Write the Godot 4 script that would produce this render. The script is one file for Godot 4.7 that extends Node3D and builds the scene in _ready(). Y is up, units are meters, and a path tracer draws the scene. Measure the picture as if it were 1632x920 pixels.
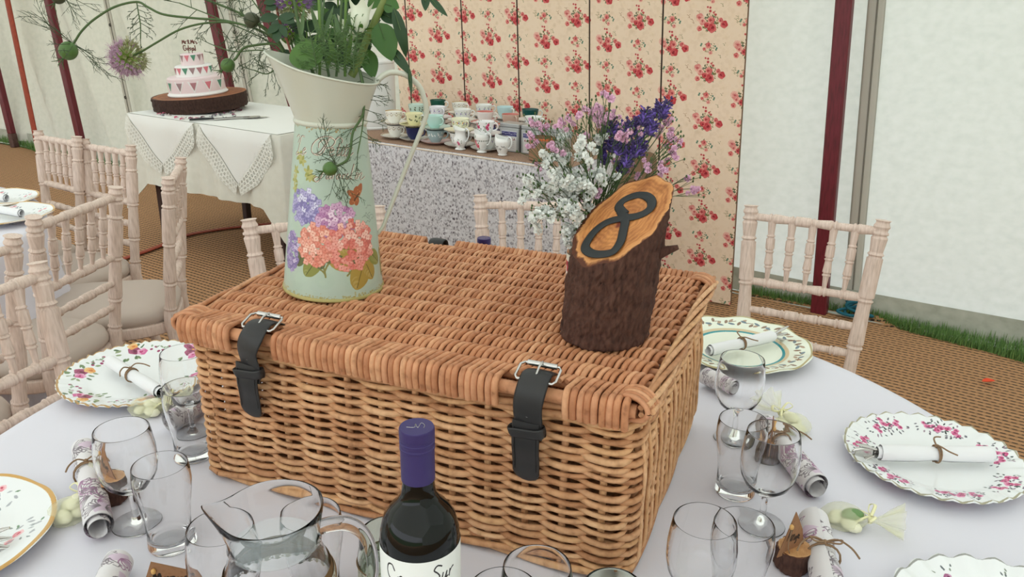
extends Node3D
# A wedding table in a marquee: wicker hamper with a painted jug of flowers and a log table number, laid places, chairs, cake and tea tables behind.

const CAM_Y := 1.40
const WO := Vector3(1.154, 0, -3.875)      # a point at the foot of the tent's long wall
const WD := Vector3(0.8396, 0, 0.5432)     # along that wall
const WN := Vector3(-0.5432, 0, 0.8396)    # out of it, into the tent
const TY := 0.74                           # height of the table tops

var taken := {}
var brushes := {}
var rng := RandomNumberGenerator.new()
var M := {}


func _ready():
	rng.seed = 8
	# camera, sky, exposure
	var cam := Camera3D.new()
	cam.name = "camera"
	cam.fov = rad_to_deg(2 * atan(460.0 / 1300.0))
	cam.transform = Transform3D(Basis(Vector3.RIGHT, deg_to_rad(-20.0)) * Basis(Vector3.BACK, deg_to_rad(0.8)), V(0, CAM_Y, 0))
	cam.near = 0.02
	add_child(cam)
	var sky := ProceduralSkyMaterial.new()
	sky.sky_top_color = C(230, 235, 242)
	sky.sky_horizon_color = C(236, 239, 242)
	sky.ground_horizon_color = C(150, 158, 140)
	sky.ground_bottom_color = C(96, 110, 84)
	sky.sky_energy_multiplier = 1.0
	var env := Environment.new()
	env.background_mode = Environment.BG_SKY
	env.sky = Sky.new()
	env.sky.sky_material = sky
	env.background_energy_multiplier = 1.0
	env.tonemap_mode = Environment.TONE_MAPPER_LINEAR
	env.tonemap_exposure = 2.18
	env.sdfgi_enabled = true
	env.ssao_enabled = true
	env.ssil_enabled = true
	var we := WorldEnvironment.new()
	we.name = "world"
	we.environment = env
	add_child(we)
	var sun := DirectionalLight3D.new()   # the sun behind thick cloud
	sun.name = "cloudy_sun"
	sun.light_color = C(244, 248, 255)
	sun.light_energy = 1.1
	sun.light_angular_distance = 60.0
	sun.shadow_enabled = true
	sun.rotation_degrees = Vector3(-52, -38, 0)
	add_child(sun)
	materials()
	setting()
	round_tables()
	hamper()
	chairs()
	cake_table()
	tea_table()
	jug_of_flowers()
	log_and_posy()
	places()
	glasses()
	bottles()


func materials():
	M.white = mat("white_china", C(232, 236, 236), 0.12)
	M.cream = mat("cream_china", C(233, 236, 220), 0.14)
	M.gold = mat("gold_line", C(190, 150, 80), 0.3, 0.8)
	M.steel = mat("polished_steel", C(200, 198, 195), 0.16, 1.0)
	M.chrome = mat("chrome", C(205, 203, 200), 0.2, 1.0)
	M.leather = mat("black_leather", C(38, 37, 38), 0.5)
	M.twine = mat("jute_twine", C(140, 112, 86), 0.9)
	M.glass = glass_mat("clear_glass", C(255, 255, 255), 0.0, 0.034)
	M.petrol = mat("teal_rope", C(20, 95, 112), 0.8)
	M.green = mat("leaf_green", C(52, 92, 36), 0.5)
	M.green.backlight_enabled = true
	M.green.backlight = Color(0.25, 0.4, 0.05)
	M.dark_green = mat("dark_leaf_green", C(34, 66, 32), 0.5)
	M.stem = mat("stem_green", C(72, 96, 52), 0.6)
	M.willow = []
	var grain := noise_tex([C(150, 128, 110), C(225, 212, 200), C(246, 238, 230), C(255, 252, 248)], 0.02, 3, 256, Vector2(1, 1))
	for k in 6:
		var m := mat("willow", [C(228, 182, 142), C(214, 166, 126), C(236, 194, 154), C(202, 152, 114), C(222, 176, 138), C(232, 188, 144)][k], 0.55)
		tri(m, grain, Vector3(9, 9, 9))
		m.metallic_specular = 0.35
		M.willow.append(m)
	M.lid_willow = []
	for k in 5:
		var m := mat("buff_willow", [C(222, 166, 128), C(210, 152, 114), C(230, 178, 140), C(200, 142, 106), C(216, 160, 124)][k], 0.5)
		tri(m, grain, Vector3(9, 9, 9))
		m.metallic_specular = 0.4
		M.lid_willow.append(m)
	var streak := noise_tex([C(196, 186, 178), C(232, 226, 220), C(246, 242, 238), C(255, 255, 255)], 0.03, 5, 256, Vector2(1, 1))
	M.chair = tri(mat("limewashed_wood", C(232, 213, 203), 0.6), streak, Vector3(22, 2.2, 22))
	M.seat = mat("seat_fabric", C(196, 181, 170), 0.85)
	M.cloth = mat("white_table_linen", C(224, 222, 232), 0.85)
	var bn := noise_tex([C(120, 96, 84), C(190, 168, 156), C(236, 222, 212), C(255, 248, 240)], 0.02, 61)
	M.bark = tri(mat("bark", C(94, 66, 56), 0.9), bn, Vector3(26, 9, 26), false, bn, 0.25)

# ---------------------------------------------------------------- marquee, floor, screen
func setting():
	# grass the tent stands on, woven coir matting on top of it
	var ground := MB.new()
	ground.box(V(0, -0.065, 0), V(70, 0.1, 70))
	var lawn := noise_tex([C(34, 48, 22), C(62, 84, 36), C(84, 104, 48), C(110, 122, 66)], 0.05, 11)
	struct("ground", ground, tri(mat("lawn", C(255, 255, 255), 0.95), lawn, Vector3(2, 2, 2), true), "mown lawn under and around the marquee")
	var w := 512
	var a := PackedByteArray()
	var h := PackedByteArray()
	a.resize(w * w * 3)
	h.resize(w * w)
	var nz := FastNoiseLite.new()
	nz.seed = 4
	nz.frequency = 0.05
	var nz2 := FastNoiseLite.new()
	nz2.seed = 9
	nz2.frequency = 0.3
	for y in w:
		var row := y / 32
		var e := float(y % 32) / 32.0
		var rib := sin(PI * e)
		for x in w:
			var q := nz2.get_noise_2d(x, y)
			var f := fposmod(x + row * 23 + 7 * sin(row * 2.3), 32.0) / 32.0
			var knot := absf(sin(PI * f))
			var gap := clampf((0.28 - e) * 7.0, 0, 1) * clampf((knot - 0.42) * 4.0, 0, 1)
			var s := 0.72 + 0.2 * rib + 0.14 * q + 0.08 * sin(TAU * (f * 4.0 + e * 2.0)) * rib
			s *= 1.0 - 0.72 * gap
			var tone := nz.get_noise_2d(x * 0.5, y * 0.5)
			var k := (y * w + x) * 3
			a[k] = clampi(int(s * (222 + 14 * tone)), 0, 255)
			a[k + 1] = clampi(int(s * (184 + 12 * tone)), 0, 255)
			a[k + 2] = clampi(int(s * (140 + 10 * tone)), 0, 255)
			h[y * w + x] = clampi(int(255 * (0.15 + 0.6 * rib * (0.55 + 0.45 * knot) * (1 - gap) + 0.15 * q)), 0, 255)
	var ai := Image.create_from_data(w, w, false, Image.FORMAT_RGB8, a)
	var hi := Image.create_from_data(w, w, false, Image.FORMAT_L8, h)
	var coir := mat("coir_matting", C(228, 206, 190), 0.9)
	coir.albedo_texture = tex(ai)
	coir.heightmap_enabled = true
	coir.heightmap_texture = tex(hi)
	coir.heightmap_scale = 0.6
	coir.uv1_scale = Vector3(1 / 0.42, 1 / 0.42, 1)
	var fl := MB.new()
	var rows := []
	var ts := [0.0, 0.03, 0.1, 0.2, 0.4, 0.8, 1.4, 2.2, 3.0, 4.0, 5.0, 7.0, 9.2]
	for k in ts.size():
		var row := PackedVector3Array()
		for i in 181:
			var s := -9.5 + i * 0.09
			var edge := mat_edge(s)
			var t: float = lerpf(edge, 9.2, ts[k] / 9.2)
			var y := 0.006 * sin(s * 2.1 + t * 1.3) * exp(-absf(t) * 0.4) + 0.004 * sin(s * 7.3) * exp(-ts[k] * 6)
			if k == 0:
				y += 0.012 * maxf(0, sin(s * 3.1 + 1))
			if k == 0 and absf(s - 0.62) < 0.1:
				y += 0.05 * (1 - absf(s - 0.62) / 0.1)
			row.append(wl(s, y, t))
		rows.append(row)
	fl.grid(rows, false)
	for k in fl.v.size():
		var p := fl.v[k] - WO
		fl.uv[k] = Vector2(p.dot(WD), -p.dot(WN))
	struct("floor", fl, coir, "brown woven coir matting laid on the grass")

	# the tent: a long wall of canvas bays, gable walls, a pitched roof; open on the side behind the camera
	var weave := noise_tex([C(238, 240, 238), C(248, 249, 247), C(255, 255, 255)], 0.06, 21, 256, Vector2.ONE, 3)
	var canvas_m := tri(mat("tent_canvas", C(239, 239, 237), 0.8), weave, Vector3(1.3, 1.3, 1.3), true)
	canvas_m.backlight_enabled = true
	canvas_m.backlight = Color(0.985, 0.98, 0.965)
	canvas_m.metallic_specular = 0.2
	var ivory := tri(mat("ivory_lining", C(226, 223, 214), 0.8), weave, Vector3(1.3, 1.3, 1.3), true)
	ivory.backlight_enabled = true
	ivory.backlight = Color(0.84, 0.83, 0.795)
	var grubby := noise_tex([C(150, 150, 140), C(176, 176, 166), C(190, 190, 182)], 0.03, 22)
	var flap := tri(mat("grey_mud_flap", C(250, 250, 244), 0.7), grubby, Vector3(2, 2, 2), true)
	flap.backlight_enabled = true
	flap.backlight = Color(0.4, 0.4, 0.38)
	var wall := Node3D.new()
	wall.name = "wall_back"
	wall.set_meta("kind", "structure")
	wall.set_meta("label", "white canvas side wall of the marquee with grey mud flap")
	add_child(wall)
	var cuts := [-9.5, -7.6, -4.93, -3.42, -1.5, 0.56, 2.7, 4.8, 6.8]
	for b in cuts.size() - 1:
		var rw := []
		for i in 13:
			var y := 0.05 + 2.25 * i / 12.0
			var row := PackedVector3Array()
			var n := int((cuts[b + 1] - cuts[b]) / 0.045)
			for j in n + 1:
				var s: float = lerpf(cuts[b], cuts[b + 1], float(j) / n)
				row.append(wl(s - lean_at(s) * y, y, wall_fold(s, y)))
			rw.append(row)
		var mb := MB.new()
		mb.grid(rw)
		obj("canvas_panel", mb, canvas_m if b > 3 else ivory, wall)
	for c in [[-4.9, -0.115, C(196, 192, 180)], [-3.4, -0.17, C(200, 196, 184)], [0.53, -0.07, C(196, 192, 182)]]:
		var sm := MB.new()
		var pts := []
		for i in 9:
			var y := 0.06 + 2.2 * i / 8.0
			pts.append(wl(c[0] + c[1] * y, y, 0.012 + (0.05 if c[0] < 0 else -0.004)))
		sm.tube(pts, 0.036, 8, true, 0.16, WD)
		var st := MB.new()
		for k in pts.size():
			pts[k] += WN * 0.006 + WD * 0.004
		st.tube(pts, 0.004, 5)
		var so := obj("seam_strip", sm, seam_mat(c[2]), wall)
		obj("stitching", st, mat("seam_thread", C(120, 116, 106), 0.9), so)
		if c[0] < 0:
			for y in [0.58, 1.12]:
				var ey := MB.new()
				ey.xf = Transform3D(along(WN), wl(c[0] + c[1] * y, y, 0.02 + 0.05))
				ey.lathe([Vector2(0.006, 0), Vector2(0.012, 0), Vector2(0.013, 0.003), Vector2(0.011, 0.005), Vector2(0.006, 0.004)], 12)
				obj("eyelet", ey, mat("dull_brass", C(70, 66, 58), 0.5, 0.6), so)
	var mf := MB.new()
	var m2 := MB.new()
	for b in 2:
		var r2 := []
		for i in 3:
			var row := PackedVector3Array()
			for j in 161:
				var s := -9.5 + j * 0.1
				if b == 0:
					row.append(wl(s, 0.008 + 0.055 * i, 0.012 + 0.012 * sin(s * 3.1) + 0.01 * (2 - i)))
				else:
					row.append(wl(s, 0.004 + 0.006 * absf(sin(s * 5.3)), 0.08 - 0.03 * i + 0.012 * sin(s * 2.3)))
			r2.append(row)
		(mf if b == 0 else m2).grid(r2)
	obj("mud_flap", mf, flap, wall)
	obj("ground_sheet", m2, mat("pale_sod_cloth", C(206, 208, 198), 0.8), wall)
	for e in [[-9.5, "left"], [6.8, "right"]]:
		var g := MB.new()
		var r3 := []
		for i in 9:
			var row := PackedVector3Array()
			for j in 25:
				var t := 9.2 * j / 24.0
				var top := 2.3 + 1.9 * (1 - absf(t - 4.6) / 4.6)
				row.append(wl(e[0] + 0.02 * sin(t * 4.0), top * i / 8.0, t))
			r3.append(row)
		g.grid(r3)
		struct("wall_" + e[1], g, canvas_m, "white canvas gable wall of the marquee")
	var roof_m := tri(mat("roof_canvas", C(228, 230, 228), 0.8), weave, Vector3(1.3, 1.3, 1.3), true)
	roof_m.backlight_enabled = true
	roof_m.backlight = Color(0.85, 0.86, 0.84)
	var roof := MB.new()
	var r4 := []
	for i in 17:
		var row := PackedVector3Array()
		var t := -0.15 + 9.5 * i / 16.0
		for j in 29:
			var s := -9.6 + 16.5 * j / 28.0
			row.append(wl(s, 2.28 + 1.9 * (1 - absf(t - 4.6) / 4.75) + 0.03 * sin(s * 2.9), t))
		r4.append(row)
	roof.grid(r4)
	struct("roof", roof, roof_m, "white canvas marquee roof")
	# grass left showing between matting and wall
	var blade := MB.new()
	blade.grid([PackedVector3Array([V(-0.0022, 0, 0), V(0.0022, 0, 0)]), PackedVector3Array([V(-0.0018, 0.5, 0.06), V(0.0018, 0.5, 0.06)]), PackedVector3Array([V(-0.0002, 1, 0.3), V(0.0002, 1, 0.3)])])
	var bm := blade.mesh()
	var gm := mat("grass_blades", C(255, 255, 255), 0.7)
	gm.vertex_color_use_as_albedo = true
	gm.backlight_enabled = true
	gm.backlight = Color(0.3, 0.35, 0.1)
	bm.surface_set_material(0, gm)
	var mm := MultiMesh.new()
	mm.transform_format = MultiMesh.TRANSFORM_3D
	mm.use_colors = true
	mm.mesh = bm
	mm.instance_count = 15000
	for k in 15000:
		var s := rnd(0.02, 2.6) if k < 10500 else rnd(-7.6, -3.0)
		var edge := mat_edge(s)
		var t := rnd(0.012, edge + 0.012)
		if rnd() < 0.2:
			t = edge + rnd(-0.02, 0.01)
		var hgt := rnd(0.03, 0.075) * (1.0 if s > 0 else 1.3)
		var b := Basis(Vector3.UP, rnd(0, TAU)) * Basis(Vector3.RIGHT, rnd(-0.5, 0.5)) * Basis.from_scale(Vector3(rnd(0.7, 1.3), hgt, rnd(0.01, 0.06)))
		mm.set_instance_transform(k, Transform3D(b, wl(s, -0.012, t)))
		var g := rnd()
		mm.set_instance_color(k, Color(0.09 + 0.10 * g, 0.19 + 0.14 * g, 0.05 + 0.04 * g))
	var mi := MultiMeshInstance3D.new()
	mi.name = "grass"
	mi.multimesh = mm
	add_child(mi)
	tag(mi, "rough green grass left uncovered along the foot of the tent wall", "grass", "", "stuff")

	# wooden tent poles along the wall
	var pn := noise_tex([C(190, 170, 170), C(236, 226, 226), C(255, 255, 255)], 0.03, 31)
	var red := tri(mat("dark_red_paint", C(112, 28, 42), 0.42), pn, Vector3(9, 1.2, 9))
	var worn := tri(mat("worn_pole_foot", C(92, 66, 60), 0.6), pn, Vector3(9, 3, 9))
	var orange := tri(mat("rust_orange_webbing", C(168, 66, 34), 0.6), pn, Vector3(9, 3, 9))
	for p in [[0.41, -0.062, 0.068, "dark red wooden tent pole standing behind the chair to the right of the rose screen"],
			[-3.53, -0.185, 0.064, "dark red wooden tent pole directly behind the wedding cake"],
			[-5.63, -0.118, 0.064, "dark red wooden tent pole behind the round green seed pod at far left"],
			[-6.77, -0.1, 0.066, "dark red tent pole at the far left, left of the orange strap"],
			[-2.81, -0.34, 0.06, "dark red tent pole half hidden behind the painted jug"]]:
		var q := thing("tent_pole", p[3], "tent pole", wl(p[0], 0, 0.1), Basis(WN, -atan(p[1])) * along(Vector3.UP, WN), "tent poles along the side wall")
		var mb := MB.new()
		mb.box(V(0, 1.2, 0), V(p[2], 2.16, p[2] * 0.8), 0.006)
		obj("shaft", mb, red, q)
		var fb := MB.new()
		fb.box(V(0, 0.06, 0), V(p[2] * 1.02, 0.125, p[2] * 0.82), 0.005)
		obj("foot", fb, worn if p[0] < -5 else red, q)
	var strap := MB.new()
	var sp := []
	for i in 7:
		var y := 2.2 * i / 6.0
		sp.append(wl(-6.17 - 0.139 * y, y, 0.2 - 0.05 * y))
	strap.tube(sp, 0.042, 8, true, 0.3, WD)
	var so := obj("tension_strap", strap, orange)
	tag(so, "flat rust-orange tension strap running up the tent wall at far left", "strap")
	# teal rope knotted at the foot of the right-hand pole
	var rp := []
	for k in 60:
		var u := k / 59.0
		var o := 0.045 * sin(u * 31.0) * (1 - 0.4 * u)
		rp.append(wl(0.565 + 0.055 * cos(u * 23.0) + 0.02 * sin(u * 7), 0.055 + 0.035 * sin(u * 17.0) + 0.25 * o, 0.09 + 0.03 * sin(u * 13.0)))
	var rope := MB.new()
	rope.tube(spline(rp, 3), 0.007, 6)
	tag(obj("rope", rope, M.petrol), "teal rope bundled at the foot of the tent pole by the chair", "rope")
	# bits on the matting
	var cord := MB.new()
	var cp := spline([V(-2.19, 0.014, -4.02), V(-2.05, 0.013, -4.325), V(-1.99, 0.013, -4.5), V(-1.934, 0.014, -4.664), V(-1.8, 0.013, -4.79), V(-1.695, 0.013, -4.854), V(-1.5, 0.013, -4.95)], 6)
	cord.tube(cp, 0.022, 8, true, 0.2, V(0.8, 0, 0.2))
	tag(obj("floor_strap", cord, orange), "flat orange strap lying across the matting below the cake table", "strap")
	var pet := MB.new()
	pet.leaf(V(1.815, 0.012, -2.84), V(1, 0, 0.1), Vector3.UP, 0.05, 0.03, -0.3, 0.5)
	tag(obj("petal", pet, mat("orange_petal", C(226, 70, 20), 0.5)), "single orange petal lying on the matting at right", "petal")

	rose_screen()


func seam_mat(c: Color) -> StandardMaterial3D:
	var m := mat("canvas_seam", c, 0.8)
	m.backlight_enabled = true
	m.backlight = Color(0.55, 0.55, 0.52)
	return m


func lean_at(s: float) -> float:
	return lerpf(0.1, 0.06, clampf((s + 5.0) / 5.5, 0, 1))


func mat_edge(s: float) -> float:
	if s < -3:
		return lerpf(0.02, 0.24, clampf((s + 7.3) / 2.3, 0, 1)) + 0.015 * sin(s * 6.0)
	return lerpf(0.05, 0.2, clampf((s - 0.62) / 0.62, 0, 1)) + 0.012 * sin(s * 9.0)


func wall_fold(s: float, y: float) -> float:
	var k := clampf((-1.6 - s) / 0.8, 0, 1)
	var q := s + 0.35 * y
	var f := 0.028 * sin(q * 7.1) + 0.016 * sin(q * 15.7 + 1.3) + 0.012 * sin(q * 26.0 - y * 2.0)
	return -0.01 + k * f * 1.6 * (0.6 + 0.5 * (1.2 - minf(y, 1.2))) + (1 - k) * (0.004 * sin(s * 3.0 + y) + 0.003 * sin(y * 5.0 - s))


func paper_tile() -> ImageTexture:
	var W := 660
	var H := 420
	var im := canvas(W, H, C(241, 222, 204))
	for k in 260:   # mottled ground
		dab(im, rnd(0, W), rnd(0, H), rnd(8, 22), Color(0.80, 0.70, 0.58, 0.10) if k % 2 else Color(0.92, 0.83, 0.70, 0.10))
	var S := 0.785
	var put := func(ox: float, oy: float, f: Callable):
		for dx in [-W, 0, W]:
			for dy in [-H, 0, H]:
				f.call(ox + dx, oy + dy)
	for colm in 2:
		var ox := W * (0.24 + 0.5 * colm)
		var oy := H * (0.45 + 0.5 * colm)
		# faint scrolls
		for k in 9:
			var a := rng.randi()
			var sx := rnd(-150, 170)
			var sy := rnd(-200, 200)
			var l := rnd(20, 46)
			var tint := Color(0.62, 0.46, 0.32, 0.5) if k % 2 else Color(0.55, 0.52, 0.36, 0.45)
			put.call(ox + sx, oy + sy, func(x, y): stroke(im, spline([Vector2(x, y), Vector2(x + l * 0.5, y + l * 0.2), Vector2(x + l * 0.8, y + l * 0.8), Vector2(x + l * 0.45, y + l * 0.6)], 5), 1.3, tint))
			put.call(ox + sx + 20, oy + sy, func(x, y): leaf_dab(im, x, y, sx * 0.1, 11, tint))
		# leaves
		for k in 120:
			var small := k > 80
			var a := rnd(0, TAU)
			var d := rnd(20, 82) * (0.66 if small else 1.0)
			var lx := cos(a) * d * 0.85
			var ly := sin(a) * d * 1.05 + (-212 if small else 0)
			var la := rnd(0, TAU)
			var g: Color = [C(92, 98, 52), C(124, 112, 58), C(64, 84, 58), C(142, 116, 66), C(86, 116, 92)][rng.randi() % 5]
			put.call(ox + lx, oy + ly, func(x, y): leaf_dab(im, x, y, la, 12 if small else 16, g))
		for q in [[55, -260], [70, -245], [-78, -275], [-84, -262], [64, -232]]:
			put.call(ox + q[0] * 0.9, oy + q[1] + 40, func(x, y): dab(im, x, y, 8, C(92, 132, 112)))
		# roses: x, y, radius, kind
		for r in [[-118, -40, 36, 0], [-90, 2, 31, 0], [17, 66, 40, 2], [5, -16, 33, 1], [-40, 36, 25, 2], [-122, 74, 24, 1], [148, 24, 33, 2], [108, -18, 22, 1], [-8, -110, 12, 2], [32, -96, 11, 1], [52, -74, 10, 2],
				[-14, -285, 26, 1], [-56, -246, 16, 1], [12, -210, 19, 0], [-38, -150, 9, 2], [-10, -146, 10, 2]]:
			var kk: Array = [[C(198, 92, 98), C(222, 144, 140), C(238, 190, 178)], [C(176, 56, 66), C(210, 104, 106), C(232, 158, 150)], [C(146, 26, 40), C(192, 58, 68), C(216, 110, 112)]][r[3]]
			put.call(ox + r[0] * S, oy + r[1] * S, func(x, y): rose(im, x, y, r[2] * S * 1.15, kk[0], kk[1], kk[2]))
	return tex(im)


func rose_screen():
	var pm := mat("rose_wallpaper", C(250, 244, 236), 0.75)
	pm.albedo_texture = paper_tile()
	pm.uv1_scale = Vector3(1 / 0.335, 1 / 0.213, 1)
	var edge := mat("screen_edge", C(120, 88, 62), 0.8)
	var root := thing("folding_screen", "tall folding screen papered with red and pink roses, behind the tea table", "screen", wl(-1, 0, 0.27))
	var off := -root.position
	var cuts := [-1.94, -1.826, -1.474, -1.108, -0.719, -0.333, 0.043]
	var ln := -0.05
	for k in cuts.size() - 1:
		var a: float = cuts[k] + 0.004
		var b: float = cuts[k + 1] - 0.004
		var z := 0.03 if k % 2 else 0.0
		var z2 := 0.0 if k % 2 else 0.03
		var mb := MB.new()
		var f := func(s, y, back): return wl(s + ln * y, y, 0.27 + lerpf(z, z2, (s - a) / (b - a)) - back) + off
		var hgt := 1.95
		var y0 := 0.012
		mb.quad(f.call(a, y0, 0), f.call(b, y0, 0), f.call(b, hgt, 0), f.call(a, hgt, 0), WN, [Vector2(a + 0.03, -y0), Vector2(b + 0.03, -y0), Vector2(b + 0.03, -hgt), Vector2(a + 0.03, -hgt)])
		mb.quad(f.call(a, y0, 0.02), f.call(b, y0, 0.02), f.call(b, hgt, 0.02), f.call(a, hgt, 0.02), -WN, [Vector2(a, -y0), Vector2(b, -y0), Vector2(b, -hgt), Vector2(a, -hgt)])
		var p := obj("screen_panel", mb, pm, root)
		var em := MB.new()
		em.quad(f.call(a, y0, 0), f.call(a, y0, 0.02), f.call(a, hgt, 0.02), f.call(a, hgt, 0), -WD)
		em.quad(f.call(b, y0, 0), f.call(b, y0, 0.02), f.call(b, hgt, 0.02), f.call(b, hgt, 0), WD)
		em.quad(f.call(a, hgt, 0), f.call(b, hgt, 0), f.call(b, hgt, 0.02), f.call(a, hgt, 0.02), Vector3.UP)
		em.quad(f.call(a, y0, 0), f.call(b, y0, 0), f.call(b, y0, 0.02), f.call(a, y0, 0.02), Vector3.DOWN)
		obj("panel_edge", em, edge, p)
		if k > 0:
			var hm := MB.new()
			hm.tube([f.call(a - 0.004, y0, 0.004), f.call(a - 0.004, hgt, 0.004)], 0.0045, 6)
			obj("hinge_joint", hm, mat("joint", C(52, 38, 30), 0.9), root)


# ---------------------------------------------------------------- round tables and chairs
func cloth_over(R: float, folds: int, seed_: int) -> MB:
	var mb := MB.new()
	var nz := FastNoiseLite.new()
	nz.seed = seed_
	nz.frequency = 1.2
	var prof := [Vector2(0.0, TY), Vector2(R * 0.4, TY), Vector2(R * 0.8, TY), Vector2(R - 0.03, TY), Vector2(R - 0.008, TY - 0.002), Vector2(R, TY - 0.012), Vector2(R + 0.004, TY - 0.04), Vector2(R + 0.01, TY - 0.15), Vector2(R + 0.03, TY - 0.35), Vector2(R + 0.05, 0.25), Vector2(R + 0.07, 0.014)]
	prof.reverse()
	mb.lathe(prof, 144, 170, func(p, a):
		var d := clampf((TY - 0.03 - p.y) / 0.5, 0, 1)
		var k := 1 + 0.05 * d * sin(folds * a + 1.5 * sin(a * 3)) + 0.02 * d * sin(folds * 2.3 * a)
		var q := Vector3(p.x * k, p.y, p.z * k)
		if d == 0.0 and Vector2(p.x, p.z).length() < R - 0.02:
			q.y += 0.0008 * nz.get_noise_2d(p.x * 4, p.z * 4)
		return q)
	return mb


func round_tables():
	var crease := noise_tex([C(120, 120, 120), C(128, 128, 128), C(136, 136, 136)], 0.012, 41, 256, Vector2.ONE, 3)
	M.cloth.heightmap_enabled = true
	M.cloth.heightmap_texture = crease
	M.cloth.heightmap_scale = 0.6
	M.cloth.uv1_triplanar = true
	M.cloth.uv1_scale = Vector3(1.4, 1.4, 1.4)
	var a := thing("round_table", "round table under a floor-length white cloth, laid round the wicker hamper", "table", V(-0.029, 0, -0.985))
	obj("tablecloth", cloth_over(0.787, 19, 2), M.cloth, a)
	var b := thing("round_table", "neighbouring round table under a white cloth, at the left edge behind the chairs", "table", V(-2.13, 0, -2.11))
	obj("tablecloth", cloth_over(0.76, 17, 5), M.cloth, b)
	var top := MB.new()
	top.lathe([Vector2(0, 0.70), Vector2(0.74, 0.70), Vector2(0.745, 0.705), Vector2(0.745, 0.73), Vector2(0, 0.734)], 48)
	for t in [a, b]:
		obj("tabletop", top, mat("plywood", C(170, 130, 90), 0.7), t)


func ringed(a: Vector3, b: Vector3, r: float, at: Array, lift := 0.0028, wide := 0.005, per := 2, ends: Array = []) -> Array:
	# points and radii of a turned rod: groups of raised rings at the given lengths (0..1)
	var P := []
	var R := []
	var L := a.distance_to(b)
	var marks := [[0.0, 0.0], [1.0, 0.0]]
	for t in at:
		for k in per:
			var c: float = t + (k - (per - 1) / 2.0) * wide * 2.0 / L
			for e in [[-1.0, 0.0], [-0.55, 1.0], [0.55, 1.0], [1.0, 0.0]]:
				marks.append([c + e[0] * wide / L, e[1]])
	marks.sort_custom(func(x, y): return x[0] < y[0])
	for m in marks:
		var t := clampf(m[0], 0, 1)
		P.append(a.lerp(b, t))
		var rr := r
		if ends.size():
			rr = r * lerpf(ends[0], 1.0, clampf(minf(t, 1 - t) / 0.3, 0, 1))
		R.append(rr + lift * m[1])
	return [P, R]


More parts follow.
